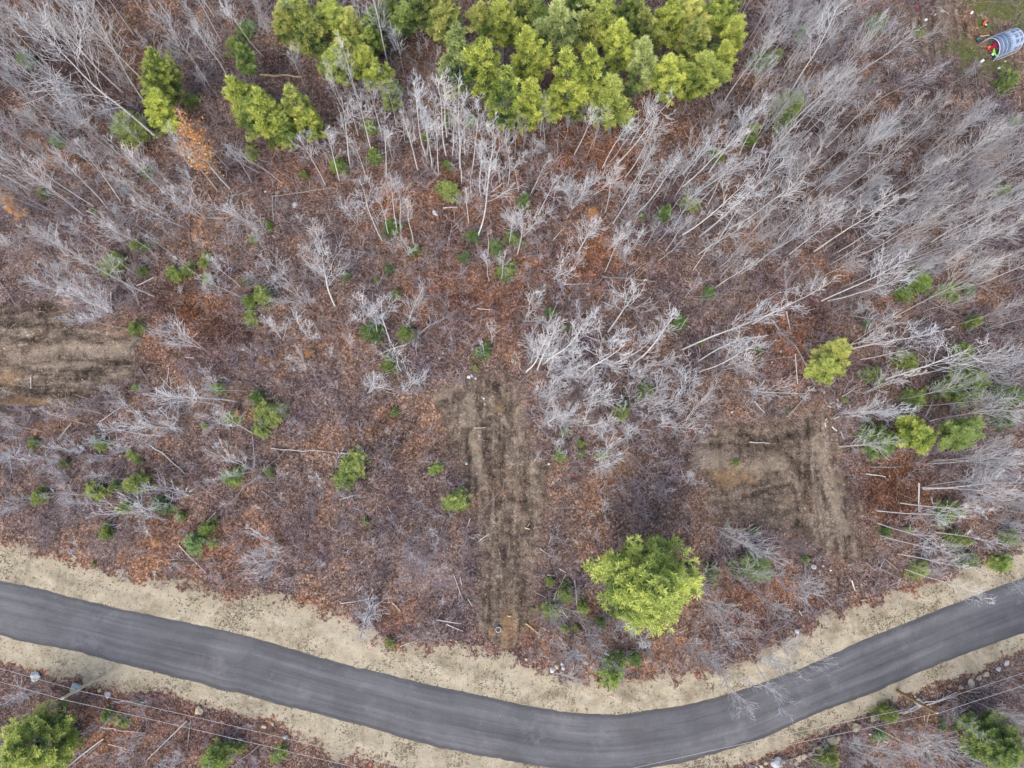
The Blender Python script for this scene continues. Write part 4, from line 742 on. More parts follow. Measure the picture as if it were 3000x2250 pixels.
# ------------------------------------------------------------------ fallen trunks and cut logs
LOGS = [(6,'g',[(575,415),(770,660),(855,840)],.13),(6,'w',[(725,635),(742,830)],.09),(6,'g',[(675,1040),(850,845)],.12),(6,'w',[(415,540),(550,515)],.12),(6,'g',[(480,690),(770,640)],.07),(6,'g',[(500,670),(605,535)],.07),(6,'w',[(1185,1410),(1310,1430)],.07),(6,'g',[(1215,1368),(1410,1365)],.07),(6,'w',[(1525,1470),(1527,1659)],.12),(6,'w',[(430,1205),(560,1215)],.06),(6,'w',[(670,360),(692,475)],.08),(6,'g',[(0,620),(60,725)],.08),(6,'w',[(460,940),(530,1015)],.06),(6,'w',[(1030,910),(1110,860)],.08),(6,'g',[(960,1055),(1100,930)],.09),(6,'w',[(1240,930),(1300,1020)],.06),(6,'w',[(1570,1040),(1610,950)],.07),(6,'g',[(1800,440),(1890,320)],.08),(6,'g',[(1590,290),(1850,415)],.08),(6,'g',[(1645,790),(1660,880)],.07),
(5,'w',[(400,590),(570,460),(700,385)],.08),(5,'w',[(245,640),(470,545)],.08),(5,'g',[(345,1035),(540,945)],.05),(5,'g',[(1245,1060),(1350,1180),(1450,1185)],.06),(5,'g',[(1860,1270),(2090,1510)],.07),(5,'w',[(860,1115),(935,1112)],.05),(5,'g',[(1690,135),(1860,150),(2040,170)],.12),(5,'w',[(1440,185),(1620,182)],.07),(5,'g',[(1830,725),(1930,780)],.09),(5,'w',[(0,1275),(100,1290)],.08),(5,'w',[(0,1575),(90,1550)],.06),(5,'w',[(1220,530),(1280,430)],.06),(5,'g',[(1140,930),(1200,890)],.06),(5,'w',[(880,340),(980,350)],.06),(5,'g',[(265,620),(275,650)],.12),
(4,'w',[(970,1220),(1100,1310),(1200,1410)],.09),(4,'g',[(1470,1610),(1660,1440),(1860,1250)],.09),(4,'w',[(1760,1245),(1960,1255),(2210,1280)],.06),(4,'w',[(205,785),(205,860)],.06),(4,'g',[(910,725),(975,835)],.05),(4,'w',[(1650,1380),(1640,1170)],.06),(4,'w',[(380,1190),(470,1080)],.06),(4,'w',[(650,1075),(780,985)],.06),(4,'g',[(1700,1520),(1840,1640)],.06),(4,'w',[(725,235),(730,370)],.07),(4,'w',[(890,195),(1005,140)],.07),(4,'g',[(1615,215),(1700,140)],.07),(4,'w',[(1210,660),(1260,660)],.07),(4,'g',[(840,875),(980,862)],.07),(4,'g',[(0,160),(110,320)],.08),(4,'g',[(1720,420),(1715,490)],.06),
(1,'c',[(1690,490),(1830,495),(1960,505)],.16),(1,'g',[(1760,1275),(1960,1245),(2170,1220)],.11),(1,'w',[(1770,1270),(1775,1440)],.06),(1,'g',[(1230,1430),(1235,1650)],.07),(1,'g',[(1800,1105),(2010,1230)],.06),(1,'w',[(1340,1415),(1480,1415)],.06),(1,'g',[(2010,1180),(2008,1230)],.09),(1,'g',[(820,1240),(800,1370)],.06),
(2,'g',[(720,1480),(900,1290)],.09),(2,'g',[(720,1250),(820,1350)],.07),(2,'g',[(400,1230),(590,1080)],.08),(2,'g',[(1700,985),(1610,955)],.06),(2,'g',[(1370,820),(1500,950)],.07),(2,'g',[(1770,1395),(1900,1480)],.07),(2,'g',[(1330,1380),(1440,1470)],.06),(2,'w',[(660,1350),(750,1345)],.09),(2,'g',[(0,1610),(240,1655)],.07),(2,'g',[(0,1170),(130,1160)],.08),(2,'w',[(1370,1560),(1430,1490)],.06),(2,'w',[(980,1270),(1160,1280)],.05),
(8,'w',[(1370,575),(1455,400)],.09),(8,'w',[(1510,440),(1530,640)],.09),(8,'w',[(615,695),(775,722)],.08),(8,'w',[(680,725),(790,770)],.07),(8,'w',[(380,870),(500,825)],.06),(8,'w',[(0,590),(215,555)],.06),(8,'w',[(890,190),(955,140)],.06),(8,'w',[(730,410),(760,490),(790,570)],.05),(8,'c',[(1195,720),(1290,795)],.08),(8,'c',[(1295,745),(1350,775)],.07),(8,'w',[(820,90),(835,40)],.07),(8,'w',[(1285,235),(1360,290)],.06),(8,'c',[(1190,100),(1220,110)],.08),(8,'c',[(1205,95),(1222,72)],.05),(8,'w',[(1335,405),(1385,412)],.07),(8,'w',[(1410,365),(1455,390)],.06),(8,'c',[(1078,673),(1100,673)],.08),(8,'w',[(1400,590),(1470,690)],.07),(8,'w',[(110,510),(140,478)],.06),(8,'w',[(330,585),(385,640)],.06),(8,'w',[(770,420),(780,470)],.05),(8,'w',[(820,560),(850,610)],.05),(8,'g',[(1260,520),(1330,555)],.06),
(7,'w',[(655,1388),(780,1412),(950,1430)],.08),(7,'w',[(1215,1350),(960,1600)],.07),(7,'g',[(1240,1345),(1220,1520)],.08),(7,'w',[(1165,215),(1340,395)],.07),(7,'w',[(705,1500),(800,1525)],.06),(7,'w',[(450,255),(505,300)],.06),(7,'w',[(740,1225),(850,1222),(970,1235)],.06),(7,'w',[(675,1465),(440,1650)],.10),(7,'g',[(660,1490),(470,1655)],.09),(7,'g',[(1690,1500),(1510,1650)],.08),(7,'g',[(2070,1490),(1840,1620)],.06),(7,'w',[(1340,60),(1400,0)],.06),
(9,'w',[(1200,1430),(1320,1490)],.11),(9,'w',[(1380,1300),(1570,1230),(1770,1165)],.11),(9,'w',[(1420,1305),(1600,1240),(1760,1195)],.10),(9,'w',[(750,545),(800,590)],.06),(9,'w',[(750,640),(770,670)],.07),(9,'w',[(1090,440),(1110,505)],.10),(9,'w',[(1270,370),(1305,305)],.07),(9,'g',[(1310,305),(1400,380)],.08),(9,'g',[(1180,325),(1250,380)],.08),(9,'c',[(1575,1360),(1592,1295)],.07),(9,'c',[(1565,1355),(1560,1310)],.06),(9,'c',[(1830,1160),(1920,1168)],.07),(9,'w',[(1150,570),(1180,568)],.06),(9,'w',[(1520,1450),(1545,1500)],.05)]
def log_thing(name, pts, r, mat, ends=True):
    V = []; P = []
    for i in range(len(pts)-1):
        for t in (0, .34, .67): P.append(pts[i].lerp(pts[i+1], t))
    P.append(pts[-1]); L = (pts[-1]-pts[0]).length
    P = [p+Vector((rnd.gauss(0, .012), rnd.gauss(0, .012), 0))*L*(0 < i < len(P)-1) for i, p in enumerate(P)]
    n = len(P); e = empty(name, P[0]); tb = Tubes(); rel = [p-P[0] for p in P]
    rad = [r*(1-.5*i/(n-1)*min(1, L/4)) for i in range(n)]
    tb.add(rel, rad, 8); body = link('log', tb.mesh('log', M[mat], True), e)
    if L > 3:
        st = Tubes()
        for k in range(int(L*1.1)):
            q, dd = along(rel, rnd.uniform(.25, .98)); d = spread(dd, .9); d.z = abs(d.z)*.6
            st.add(limb(q, d, rnd.uniform(.25, .9), 3, .15, 0), [.02, .017, .013, .009], 3)
        link('broken_branches', st.mesh('broken_branches', M['greytwig'] if mat == 'log' else M['whitetwig']), e)
    if ends:
        for j, (a, b_) in ((0, (rel[0], rel[1])), (n-1, (rel[-1], rel[-2]))):
            d = (a-b_).normalized(); cp = Tubes(); cp.add([a-d*.004, a+d*.006], [rad[j]*.97, rad[j]*.9], 8)
            me_v, me_f, me_t = cp.arr(); c0 = len(me_v); me_v = np.vstack([me_v, [tuple(a+d*.006)]])
            fs = [tuple(f) for f in me_f]; fs2 = [(8+k, 8+(k+1) % 8, c0) for k in range(8)]
            me = bpy.data.meshes.new('cut_end'); me.from_pydata([tuple(v) for v in me_v], [], fs+fs2); me.materials.append(M['cutwood']); link('cut_end', me, e)
    return e
LLOOK = dict(g='grey fallen trunk', w='pale fallen trunk', c='yellowish cut log')
for (r, kind, pts, rad) in LOGS:
    W3 = [G(r, *q) for q in pts]
    for i, q in enumerate(W3): q.z = rad+.05+.12*rnd.random()*(len(pts) > 1)
    L = (W3[-1]-W3[0]).length; m = px(r, *pts[0]); m2 = px(r, *pts[-1])
    e = log_thing('fallen_log', W3, rad, {'g': 'log', 'w': 'palelog', 'c': 'cutwood'}[kind], rad > .085)
    remember(e, ((m[0]+m2[0])/2, (m[1]+m2[1])/2), ('long ' if L > 5 else 'short ')+LLOOK[kind], 'log', 'fallen trunks and cut logs')
CUTS = [(965,953,15,38),(1000,935,-70,20),(1003,975,-80,36),(1023,960,85,22),(948,975,-30,22),(1043,1000,40,52),(1080,975,-80,26),(995,1047,20,40),(922,1095,-85,30),(926,1060,50,18),(975,1115,-50,28),(990,1128,-40,20),(1030,1158,-70,42),(1015,975,-60,20),(915,885,60,16)]
for (x, y, a, L) in CUTS:
    c = G(6, x, y); a = math.radians(a); h = L*K/23.1*.5; d = Vector((math.cos(a), math.sin(a), 0))*h
    c.z = .13; e = log_thing('birch_log', [c-d, c+d], .085, 'palelog')
    remember(e, px(6, x, y), ('longer ' if L > 33 else ('stubby ' if L < 24 else 'short '))+'white cut birch log', 'log', 'white birch logs scattered by the right clearing')

# ------------------------------------------------------------------ boulders
def rock_mat(name, cols):
    m, N, L, b = newmat(name, .9, .2); tc = N.new('ShaderNodeTexCoord'); co = tc.outputs['Object']
    n = noise(N, L, co, 2.2, 6, .65); r = ramp(N, [(.3, cols[0]), (.5, cols[1]), (.68, cols[2])]); L.new(n.outputs[0], r.inputs[0])
    s = sstep(N, L, noise(N, L, co, 5, 5, .7, 3).outputs[0], .58, .7); L.new(mix(N, L, math_(N, L, 'MULTIPLY', s, .5), r.outputs[0], (.14, .13, .12)), b.inputs['Base Color'])
    bp = N.new('ShaderNodeBump'); bp.inputs['Strength'].default_value = .6; bp.inputs['Distance'].default_value = .05; L.new(n.outputs[0], bp.inputs['Height']); L.new(bp.outputs[0], b.inputs['Normal']); return m
M['rockw'] = rock_mat('pale_grey_rock', ((.36, .36, .37), (.60, .60, .60), (.78, .77, .75)))
M['rockt'] = rock_mat('tan_rock', ((.30, .23, .14), (.52, .44, .30), (.70, .63, .48)))
M['rockg'] = rock_mat('blue_grey_rock', ((.18, .20, .21), (.34, .37, .38), (.52, .55, .55)))
import bmesh
def rock_mesh(seed):
    q = random.Random(seed); bm = bmesh.new(); bmesh.ops.create_icosphere(bm, subdivisions=3, radius=1)
    pl = [(Vector((q.gauss(0, 1), q.gauss(0, 1), q.gauss(0, .7))).normalized(), q.uniform(.56, .86)) for _ in range(13)]
    for v in bm.verts:
        d = v.co.normalized(); r = 1.0
        for nrm, k in pl:
            c = d.dot(nrm)
            if c > .05: r = min(r, k/c)
        r *= 1+.05*math.sin(d.x*7+seed)*math.sin(d.y*6+d.z*5); v.co = d*r
    me = bpy.data.meshes.new('rock'); bm.to_mesh(me); bm.free()
    return me
RM = {}
for tn in ('rockw', 'rockt', 'rockg'):
    RM[tn] = []
    for i in range(6):
        me = rock_mesh(i*7+len(tn)+ord(tn[-1])); me.materials.append(M[tn]); RM[tn].append(me)
ROCKS = [(7,235,1063,32,'w'),(7,648,1157,14,'t'),(7,702,1182,24,'w'),(7,1293,1283,28,'t'),(7,1714,1388,18,'t'),(7,1767,1372,13,'t'),(7,1852,1457,15,'g'),
(8,1198,957,10,'t'),(8,1430,985,14,'w'),(8,1437,1008,17,'w'),(8,1395,1000,18,'t'),(8,1370,1020,20,'w'),(8,745,838,7,'t'),(8,710,828,6,'t'),(8,1325,820,5,'t'),(8,1425,1040,7,'w'),
(9,2097,977,21,'w'),(9,2043,1015,18,'w'),(9,1965,1052,20,'t'),(9,1916,1075,20,'t'),(9,1866,1107,24,'t'),(9,1800,1130,16,'t'),(9,1525,1232,28,'w'),(9,1505,1195,7,'t'),(9,1236,1333,28,'t'),(9,1123,1390,32,'t'),(9,965,1475,34,'t'),(9,1002,1468,18,'t'),(9,920,1513,24,'w'),(9,887,1532,26,'t'),(9,850,1550,10,'t'),(9,825,1563,14,'t'),(9,783,1585,20,'t'),(9,752,1595,20,'t'),(9,655,1612,18,'t'),(9,700,1613,17,'t'),(9,677,1607,10,'t'),(9,735,1625,15,'t'),(9,610,1620,42,'w'),(9,540,1625,16,'t'),(9,510,1650,15,'t'),(9,478,1655,10,'w'),(9,848,354,17,'w'),(9,910,349,9,'w'),(9,958,378,9,'w'),(9,742,772,18,'w'),(9,465,918,7,'t'),(9,535,903,6,'t'),(9,526,941,7,'w'),(9,1115,620,7,'t'),
(4,1573,607,11,'w'),(4,1632,585,7,'w'),(4,1908,731,15,'g'),(4,1660,640,8,'w'),(4,1680,648,7,'w'),(4,2065,770,6,'g'),(4,1705,340,8,'g'),
(5,825,785,12,'w'),(5,845,775,11,'g'),(5,870,795,8,'w'),(5,923,923,9,'w'),(5,930,960,8,'g'),(5,812,1345,10,'w'),(5,1345,1348,10,'w'),(5,1270,245,16,'g'),(5,1278,305,14,'g'),(5,1310,350,13,'g'),(5,1265,332,13,'g'),(5,1603,247,14,'g'),(5,1600,210,10,'g'),(5,1216,245,8,'w'),(5,660,628,9,'g'),(5,560,655,8,'g'),(5,635,662,9,'g'),(5,1110,680,13,'g'),(5,1375,1465,9,'t'),
(2,610,1382,22,'w'),(2,1190,1255,20,'w'),(2,1165,1262,9,'w'),(1,1910,1330,21,'w'),(1,1470,1322,9,'w'),(1,1722,1242,9,'w'),(1,1850,1240,9,'g'),(1,1020,1388,10,'w'),(6,637,617,9,'w'),(6,579,688,7,'w'),(6,320,1012,7,'w'),(3,1680,75,14,'g')]
RLOOK = dict(w='pale grey', t='tan', g='blue-grey')
for (r, x, y, rz, t) in ROCKS:
    p = px(r, x, y); c = gnd(p); rm = rz*K/23.1*1.12; zs = rnd.uniform(.55, .8); c.z = rm*zs*.35
    o = link('boulder' if rz > 12 else 'stone', RM['rock'+t][rnd.randrange(6)]); o.location = c; o.scale = (rm*rnd.uniform(.95, 1.25), rm*rnd.uniform(.8, 1.0), rm*zs); o.rotation_euler = (rnd.gauss(0, .15), rnd.gauss(0, .15), rnd.uniform(0, 6.28))
    remember(o, p, ('large ' if rz > 22 else ('' if rz > 12 else 'small '))+RLOOK[t]+(' boulder' if rz > 12 else ' stone'), 'rock', 'loose rocks and boulders')

# ------------------------------------------------------------------ generic mesh helpers
def box_bm(bm, c, s, rot=None, bev=0.0):
    r = bmesh.ops.create_cube(bm, size=1); vs = r['verts']
    for v in vs: v.co = Vector((v.co.x*s[0], v.co.y*s[1], v.co.z*s[2]))
    if bev:
        es = list({e for v in vs for e in v.link_edges}); rr = bmesh.ops.bevel(bm, geom=es, offset=bev, segments=2, affect='EDGES'); vs = list({v for f in rr['faces'] for v in f.verts} | {v for v in vs if v.is_valid})
    for v in vs:
        if rot: v.co = rot @ v.co
        v.co += Vector(c)
def bmobj(name, bm, mat, parent=None, smooth=False):
    me = bpy.data.meshes.new(name); bm.to_mesh(me); bm.free(); me.materials.append(mat)
    if smooth: me.polygons.foreach_set('use_smooth', [True]*len(me.polygons))
    return link(name, me, parent)
def lathe(prof, n=20):
    bm = bmesh.new(); rings = []
    for (r, z) in prof: rings.append([bm.verts.new((r*math.cos(2*math.pi*k/n), r*math.sin(2*math.pi*k/n), z)) for k in range(n)])
    for a, b in zip(rings[:-1], rings[1:]):
        for k in range(n): bm.faces.new((a[k], a[(k+1) % n], b[(k+1) % n], b[k]))
    bm.faces.new(rings[-1]); bm.faces.new(rings[0][::-1]); return bm

# ------------------------------------------------------------------ utility poles, box and wires
M['polew'] = plain('weathered_pole', (.60, .51, .33), .8, .2, 3); M['poleb'] = plain('brown_pole', (.33, .215, .10), .8, .25, 3)
M['ceramic'] = plain('white_ceramic', (.75, .76, .80), .25, .05, 3, .6); M['galv'] = plain('galvanised_steel', (.45, .46, .48), .45, .1, 8, .5, .6)
M['wire'] = plain('aluminium_wire', (.55, .50, .49), .5, .08, 2, .4); M['plasticgrey'] = plain('grey_plastic_box', (.36, .40, .42), .6, .12, 5)
tops = []; mids = []
def pole(basep, topp, mat, label, h=None):
    b = gnd(basep, -.1); T = topof(b, topp, 7, 10.5)
    if h: T = Vector((b.x, b.y, h))
    e = empty('utility_pole', b); T0 = T-b; hh = T0.length; aim(e, b, T, 0, (1, 1, 1))
    tb = Tubes(); tb.add([Vector((0, 0, z)) for z in (0, hh*.33, hh*.66, hh)], [.20, .185, .17, .155], 14); link('post', tb.mesh('post', M[mat], True), e)
    bmobj('pole_cap', lathe([(.16, hh-.03), (.165, hh), (.05, hh+.03)], 14), M[mat], e)
    ins = bmobj('insulator', lathe([(.03, hh), (.03, hh+.1), (.075, hh+.11), (.085, hh+.15), (.05, hh+.19), (.075, hh+.21), (.05, hh+.28)], 12), M['ceramic'], e, True)
    spool = bmobj('neutral_spool', lathe([(.05, hh*.70-.08), (.05, hh*.70-.03), (.035, hh*.70), (.05, hh*.70+.03), (.05, hh*.70+.08)], 10), M['ceramic'], e, True); spool.location = (.16, 0, 0)
    bm = bmesh.new(); box_bm(bm, (.15, 0, hh*.70+.09), (.12, .06, .012)); box_bm(bm, (.15, 0, hh*.70-.09), (.12, .06, .012)); spool.parent = bmobj('bracket', bm, M['galv'], e)
    tag(e, label, 'utility pole', 'utility poles along the road')
    d = (T-b).normalized(); tops.append(b+d*(hh+.24)); mids.append(b+d*(hh*.70)+Vector((.2, 0, 0)))
pole((-560, 1745), (-640, 1760), 'polew', 'weathered utility pole left of the view along the road', 8.5)
pole(px(7, 680, 1050), px(7, 405, 1207), 'polew', 'pale weathered utility pole standing by the grey ground box')
pole((1504, 2268), (1508, 2360), 'polew', 'weathered utility pole beside the outside of the road bend')
pole(px(9, 1385, 1155), px(9, 1645, 1300), 'poleb', 'brown wooden utility pole standing near the line of boulders')
pole((3420, 1770), (3500, 1790), 'poleb', 'brown wooden utility pole right of the view along the road', 8.5)
def wire(P, sag, r, label):
    tb = Tubes()
    for a, b in zip(P[:-1], P[1:]):
        n = 24; tb.add([a.lerp(b, i/n)-Vector((0, 0, sag*4*(i/n)*(1-i/n))) for i in range(n+1)], [r]*(n+1), 5)
    o = link('power_line', tb.mesh('power_line', M['wire'], True)); tag(o, label, 'wire', 'overhead wires along the road')
wire(tops, .35, .022, 'thin overhead wire strung along the tops of the utility poles')
wire(mids, .45, .022, 'lower overhead wire attached partway down the utility poles')
b = G(7, 503, 1138); e = empty('utility_box', b); e.rotation_euler = (0, 0, math.radians(-20))
bm = bmesh.new(); box_bm(bm, (0, 0, .16), (1.12, 1.0, .46), None, .06); bmobj('body', bm, M['plasticgrey'], e)
bm = bmesh.new(); box_bm(bm, (0, 0, .43), (1.2, 1.08, .1), None, .045); bmobj('lid', bm, M['plasticgrey'], e)
M['dark'] = plain('dark_metal', (.05, .05, .055), .5, .2, 5)
bmobj('lock', lathe([(.05, .48), (.05, .50), (.03, .505)], 10), M['dark'], e)
tag(e, 'grey square ground box lying beneath the pale utility pole', 'utility box')

# ------------------------------------------------------------------ open pipe in the track
M['concrete'] = plain('pale_pipe_rim', (.48, .52, .56), .7, .15, 6); M['hole'] = plain('dark_pipe_inside', (.03, .035, .045), .8, .2, 6)
b = G(8, 1018, 760); e = empty('open_pipe', b)
bm = lathe([(.33, -.25), (.35, .0), (.35, .26), (.34, .28), (.28, .28), (.27, .26), (.27, -.28)], 32); bmobj('ring', bm, M['concrete'], e, True)
bmobj('dark_bottom', lathe([(.265, -.09), (.265, -.06), (.2, -.055)], 24), M['hole'], e)
tag(e, 'open round pipe standing in the end of the central track', 'pipe')

# ------------------------------------------------------------------ survey flags
M['pink'] = plain('pink_ribbon', (.85, .12, .22), .6, .1, 5); M['red'] = plain('red_plastic', (.75, .04, .06), .45, .1, 5); M['stake'] = plain('stake_wood', (.5, .36, .2), .8, .15, 5)
def ribbon(bm, a, b, w):
    d = (b-a); s = d.cross(Vector((0, 0, 1))); s = s.normalized()*w if s.length > 1e-4 else Vector((w, 0, 0)); n = 5; rows = []
    for i in range(n+1):
        p = a.lerp(b, i/n)+Vector((0, 0, .05*math.sin(i*2.1))); rows.append((bm.verts.new(p-s), bm.verts.new(p+s)))
    for (p, q), (u, v) in zip(rows[:-1], rows[1:]): bm.faces.new((p, q, v, u))
for (r, x, y, lab) in [(8,203,868,'bright pink survey flag standing in the sandy verge'),(5,1500,1418,'pink survey flag in the litter right of the central track'),(5,62,1613,'red survey flag in the litter below the green shrub'),(8,195,1625,'pink survey flag in the litter under the wires below the road'),(7,305,1030,'red forked survey ribbon beside the largest left boulder')]:
    b = G(r, x, y); e = empty('survey_flag', b); e.scale = (.6, .6, .6); tb = Tubes(); tb.add([Vector((0, 0, -.1)), Vector((.02, 0, .75))], [.02, .018], 6); link('stake', tb.mesh('stake', M['stake']), e)
    bm = bmesh.new(); ribbon(bm, Vector((.02, 0, .74)), Vector((-.32, .14, .55)), .09); ribbon(bm, Vector((.02, 0, .72)), Vector((.26, .22, .40)), .08); ribbon(bm, Vector((.0, 0, .70)), Vector((.12, -.28, .42)), .07)
    bmobj('ribbon', bm, M['red' if lab.startswith('red') else 'pink'], e); tag(e, lab, 'survey flag', 'survey flags')

# ------------------------------------------------------------------ greenhouse and the yard things
def film(name, col, alpha):
    m, N, L, b = newmat(name, .3, .5); tc = N.new('ShaderNodeTexCoord'); n = noise(N, L, tc.outputs['Object'], 1.3, 5, .6)
    r = ramp(N, [(.35, tuple(c*.7 for c in col)), (.65, col)]); L.new(n.outputs[0], r.inputs[0]); L.new(r.outputs[0], b.inputs['Base Color'])
    t = N.new('ShaderNodeBsdfTransparent'); t.inputs[0].default_value = (.75, .84, 1, 1); ms = N.new('ShaderNodeMixShader'); ms.inputs[0].default_value = alpha
    L.new(t.outputs[0], ms.inputs[1]); L.new(b.outputs[0], ms.inputs[2]); L.new(ms.outputs[0], N['Material Output'].inputs[0]); return m
M['film'] = film('blue_clear_film', (.30, .42, .64), .5); M['sheet'] = film('white_film_patch', (.60, .72, .92), .7); M['hoop'] = plain('pale_hoop_pipe', (.62, .74, .88), .4, .08, 4, .5); M['rail'] = plain('pale_timber', (.66, .60, .52), .7, .12, 4)
A_, B_, C_, D_ = (gnd(q) for q in ((2884, 122), (2903, 182), (2972, 153), (2952, 94)))
m0 = (A_+B_)/2; m1 = (C_+D_)/2; ax = (m1-m0); GL = ax.length; ax.normalize(); wd = (A_-B_).length/2
gh = empty('greenhouse', m0); gh.rotation_euler = (0, 0, math.atan2(ax.y, ax.x)); tag(gh, 'blue plastic hoop greenhouse with an open end in the yard', 'greenhouse')
HG = 2.15
def arc(u, x, k=1.0): a = math.pi*u; return Vector((x, math.cos(a)*wd*k, math.sin(a)**.85*HG*k))
def hoop(x, r=.035): tb = Tubes(); tb.add([arc(i/16, x) for i in range(17)], [r]*17, 6); link('hoop', tb.mesh('hoop', M['hoop'], True), gh)
NH = 7
for i in range(NH): hoop(GL*i/(NH-1), .05 if i in (0, NH-1) else .035)
def sheet(name, x0, x1, u0, u1, mat, k, nu=18, nxx=10, sagk=.02):
    bm = bmesh.new(); g_ = []
    for i in range(nxx+1):
        x = x0+(x1-x0)*i/nxx; s = 1-sagk*abs(math.sin(math.pi*x/(GL/(NH-1)))); g_.append([bm.verts.new(arc(u0+(u1-u0)*j/nu, x, k*s)) for j in range(nu+1)])
    for i in range(nxx):
        for j in range(nu): bm.faces.new((g_[i][j], g_[i+1][j], g_[i+1][j+1], g_[i][j+1]))
    return bmobj(name, bm, mat, gh, True)
cover = sheet('cover', 0, GL, 0, 1, M['film'], 1.012, 24, 36)
x0, x1 = GL*.52, GL*.97
for (a, b2, u0, u1) in ((x0, x0+(x1-x0)*.3, .22, .86), (x0+(x1-x0)*.34, x1, .22, .30), (x0+(x1-x0)*.34, x1, .40, .46), (x0+(x1-x0)*.62, x0+(x1-x0)*.75, .32, .85), (x0+(x1-x0)*.34, x1, .56, .62), (x0+(x1-x0)*.34, x1, .72, .80)):
    sheet('white_patch', a, b2, u0, u1, M['sheet'], 1.03, 10, 8, 0).parent = cover
for u in (.0, .12, .30, .5, .7, .88, 1.0):
    tb = Tubes(); s = 1.035; tb.add([arc(u, GL*(0 if u in (0., .12, .88, 1.) else .5), s), arc(u, GL*.5 if u in (0., .12, .88, 1.) else GL*.75, s), arc(u, GL, s)], [.032]*3, 5); link('purlin', tb.mesh('purlin', M['rail']), gh)
bm = bmesh.new(); c = bm.verts.new((GL+.01, 0, .02)); vs = [bm.verts.new(arc(i/16, GL+.01, .99)) for i in range(17)]
for p, q in zip(vs[:-1], vs[1:]): bm.faces.new((c, p, q))
bmobj('end_wall', bm, M['film'], gh)
def yard(u, v, z=0): # along the tunnel axis, across it (metres from the open end)
    return m0+ax*u+Vector((-ax.y, ax.x, 0))*v+Vector((0, 0, z))
M['lime'] = plain('lime_plastic', (.25, .85, .05), .4, .08, 4, .4); M['silver'] = plain('silver_metal', (.7, .72, .75), .35, .08, 6, .5, .5); M['orange'] = plain('orange_plastic', (.85, .17, .04), .45, .1, 5); M['tyre'] = plain('black_rubber', (.03, .03, .032), .8, .2, 8); M['whitep'] = plain('white_plastic', (.82, .83, .88), .4, .05, 4); M['teal'] = plain('dark_teal_plastic', (.03, .09, .11), .5, .2, 4); M['plank'] = plain('new_timber', (.66, .55, .30), .7, .15, 7); M['redbox'] = plain('crimson_plastic', (.5, .03, .09), .4, .1, 5)
def torus(bm, c, R, r, rot):
    rings = []
    for i in range(18):
        a = 2*math.pi*i/18; rings.append([bm.verts.new(Vector(c)+rot @ Vector(((R+r*math.cos(t))*math.cos(a), (R+r*math.cos(t))*math.sin(a), r*math.sin(t)))) for t in [2*math.pi*k/6 for k in range(6)]])
    for i in range(18):
        for k in range(6): bm.faces.new((rings[i][k], rings[(i+1) % 18][k], rings[(i+1) % 18][(k+1) % 6], rings[i][(k+1) % 6]))
RX = Matrix.Rotation(math.pi/2, 3, 'X')
e = empty('bike', gnd((2900, 165))); e.rotation_euler = (math.radians(-38), 0, math.radians(-62)); tag(e, 'lime green bike with silver fittings leaning by the greenhouse opening', 'bike')
bm = bmesh.new(); box_bm(bm, (.1, 0, .62), (1.15, .17, .17), Matrix.Rotation(.08, 3, 'Y'), .05); box_bm(bm, (-.35, 0, .78), (.5, .2, .1), Matrix.Rotation(.25, 3, 'Y'), .03); box_bm(bm, (.55, 0, .74), (.4, .16, .08), Matrix.Rotation(-.3, 3, 'Y'), .03); bmobj('body', bm, M['lime'], e)
for x in (-.5, .55):
    bm = bmesh.new(); torus(bm, (x, 0, .3), .25, .055, RX); bmobj('wheel', bm, M['tyre'], e)
tb = Tubes(); tb.add([Vector((.42, -.32, .98)), Vector((.45, 0, .92)), Vector((.42, .32, .98))], [.025]*3, 6); link('handlebar', tb.mesh('handlebar', M['silver']), e)
tb = Tubes(); tb.add([Vector((.45, 0, .9)), Vector((.55, 0, .3))], [.03]*2, 6); tb.add([Vector((-.1, 0, .6)), Vector((-.5, 0, .3))], [.03]*2, 6); link('fork', tb.mesh('fork', M['silver']), e)
bm = bmesh.new(); box_bm(bm, (0, 0, .4), (.34, .2, .26), None, .04); bmobj('engine', bm, M['silver'], e)
e = empty('mower', gnd((2883, 72))); e.rotation_euler = (0, 0, math.radians(58)); tag(e, 'orange and black mower standing in the grass behind the greenhouse', 'mower')
bm = bmesh.new(); box_bm(bm, (0, .12, .34), (.75, .32, .26), None, .08); bmobj('hood', bm, M['orange'], e)
bm = bmesh.new(); box_bm(bm, (-.02, -.16, .28), (.72, .36, .22), None, .05); bmobj('deck', bm, M['dark'], e)
for x in (-.3, .3):
    for y in (-.36, .32):
        bm = bmesh.new(); torus(bm, (x, y, .15), .11, .045, RX); bmobj('wheel', bm, M['tyre'], e)
bm = bmesh.new(); box_bm(bm, (-.3, -.1, .5), (.26, .3, .1), None, .04); bmobj('bag', bm, M['silver'], e)
def bucket(name, p, mat, lab, cat, R=.24, h=.36):
    e = empty(name, p); bmobj('body', lathe([(R*.72, 0), (R*.8, .03), (R, h), (R*1.08, h), (R*1.06, h+.03), (R*.94, h+.03), (R*.7, .05)], 20), mat, e, True)
    tb = Tubes(); tb.add([Vector((math.cos(a)*R*1.05, .10*math.sin(a), h+math.sin(a)*R*.7)) for a in [math.pi*i/8 for i in range(9)]], [.012]*9, 5); link('handle', tb.mesh('handle', M['silver']), e); tag(e, lab, cat); return e
bucket('bucket', gnd((2895, 145)), M['orange'], 'orange bucket in the open end of the greenhouse', 'bucket', .3, .34)
e = empty('storage_bin', gnd((2906, 141))); e.rotation_euler = (0, 0, .9); tag(e, 'crimson storage bin just inside the greenhouse opening', 'bin')
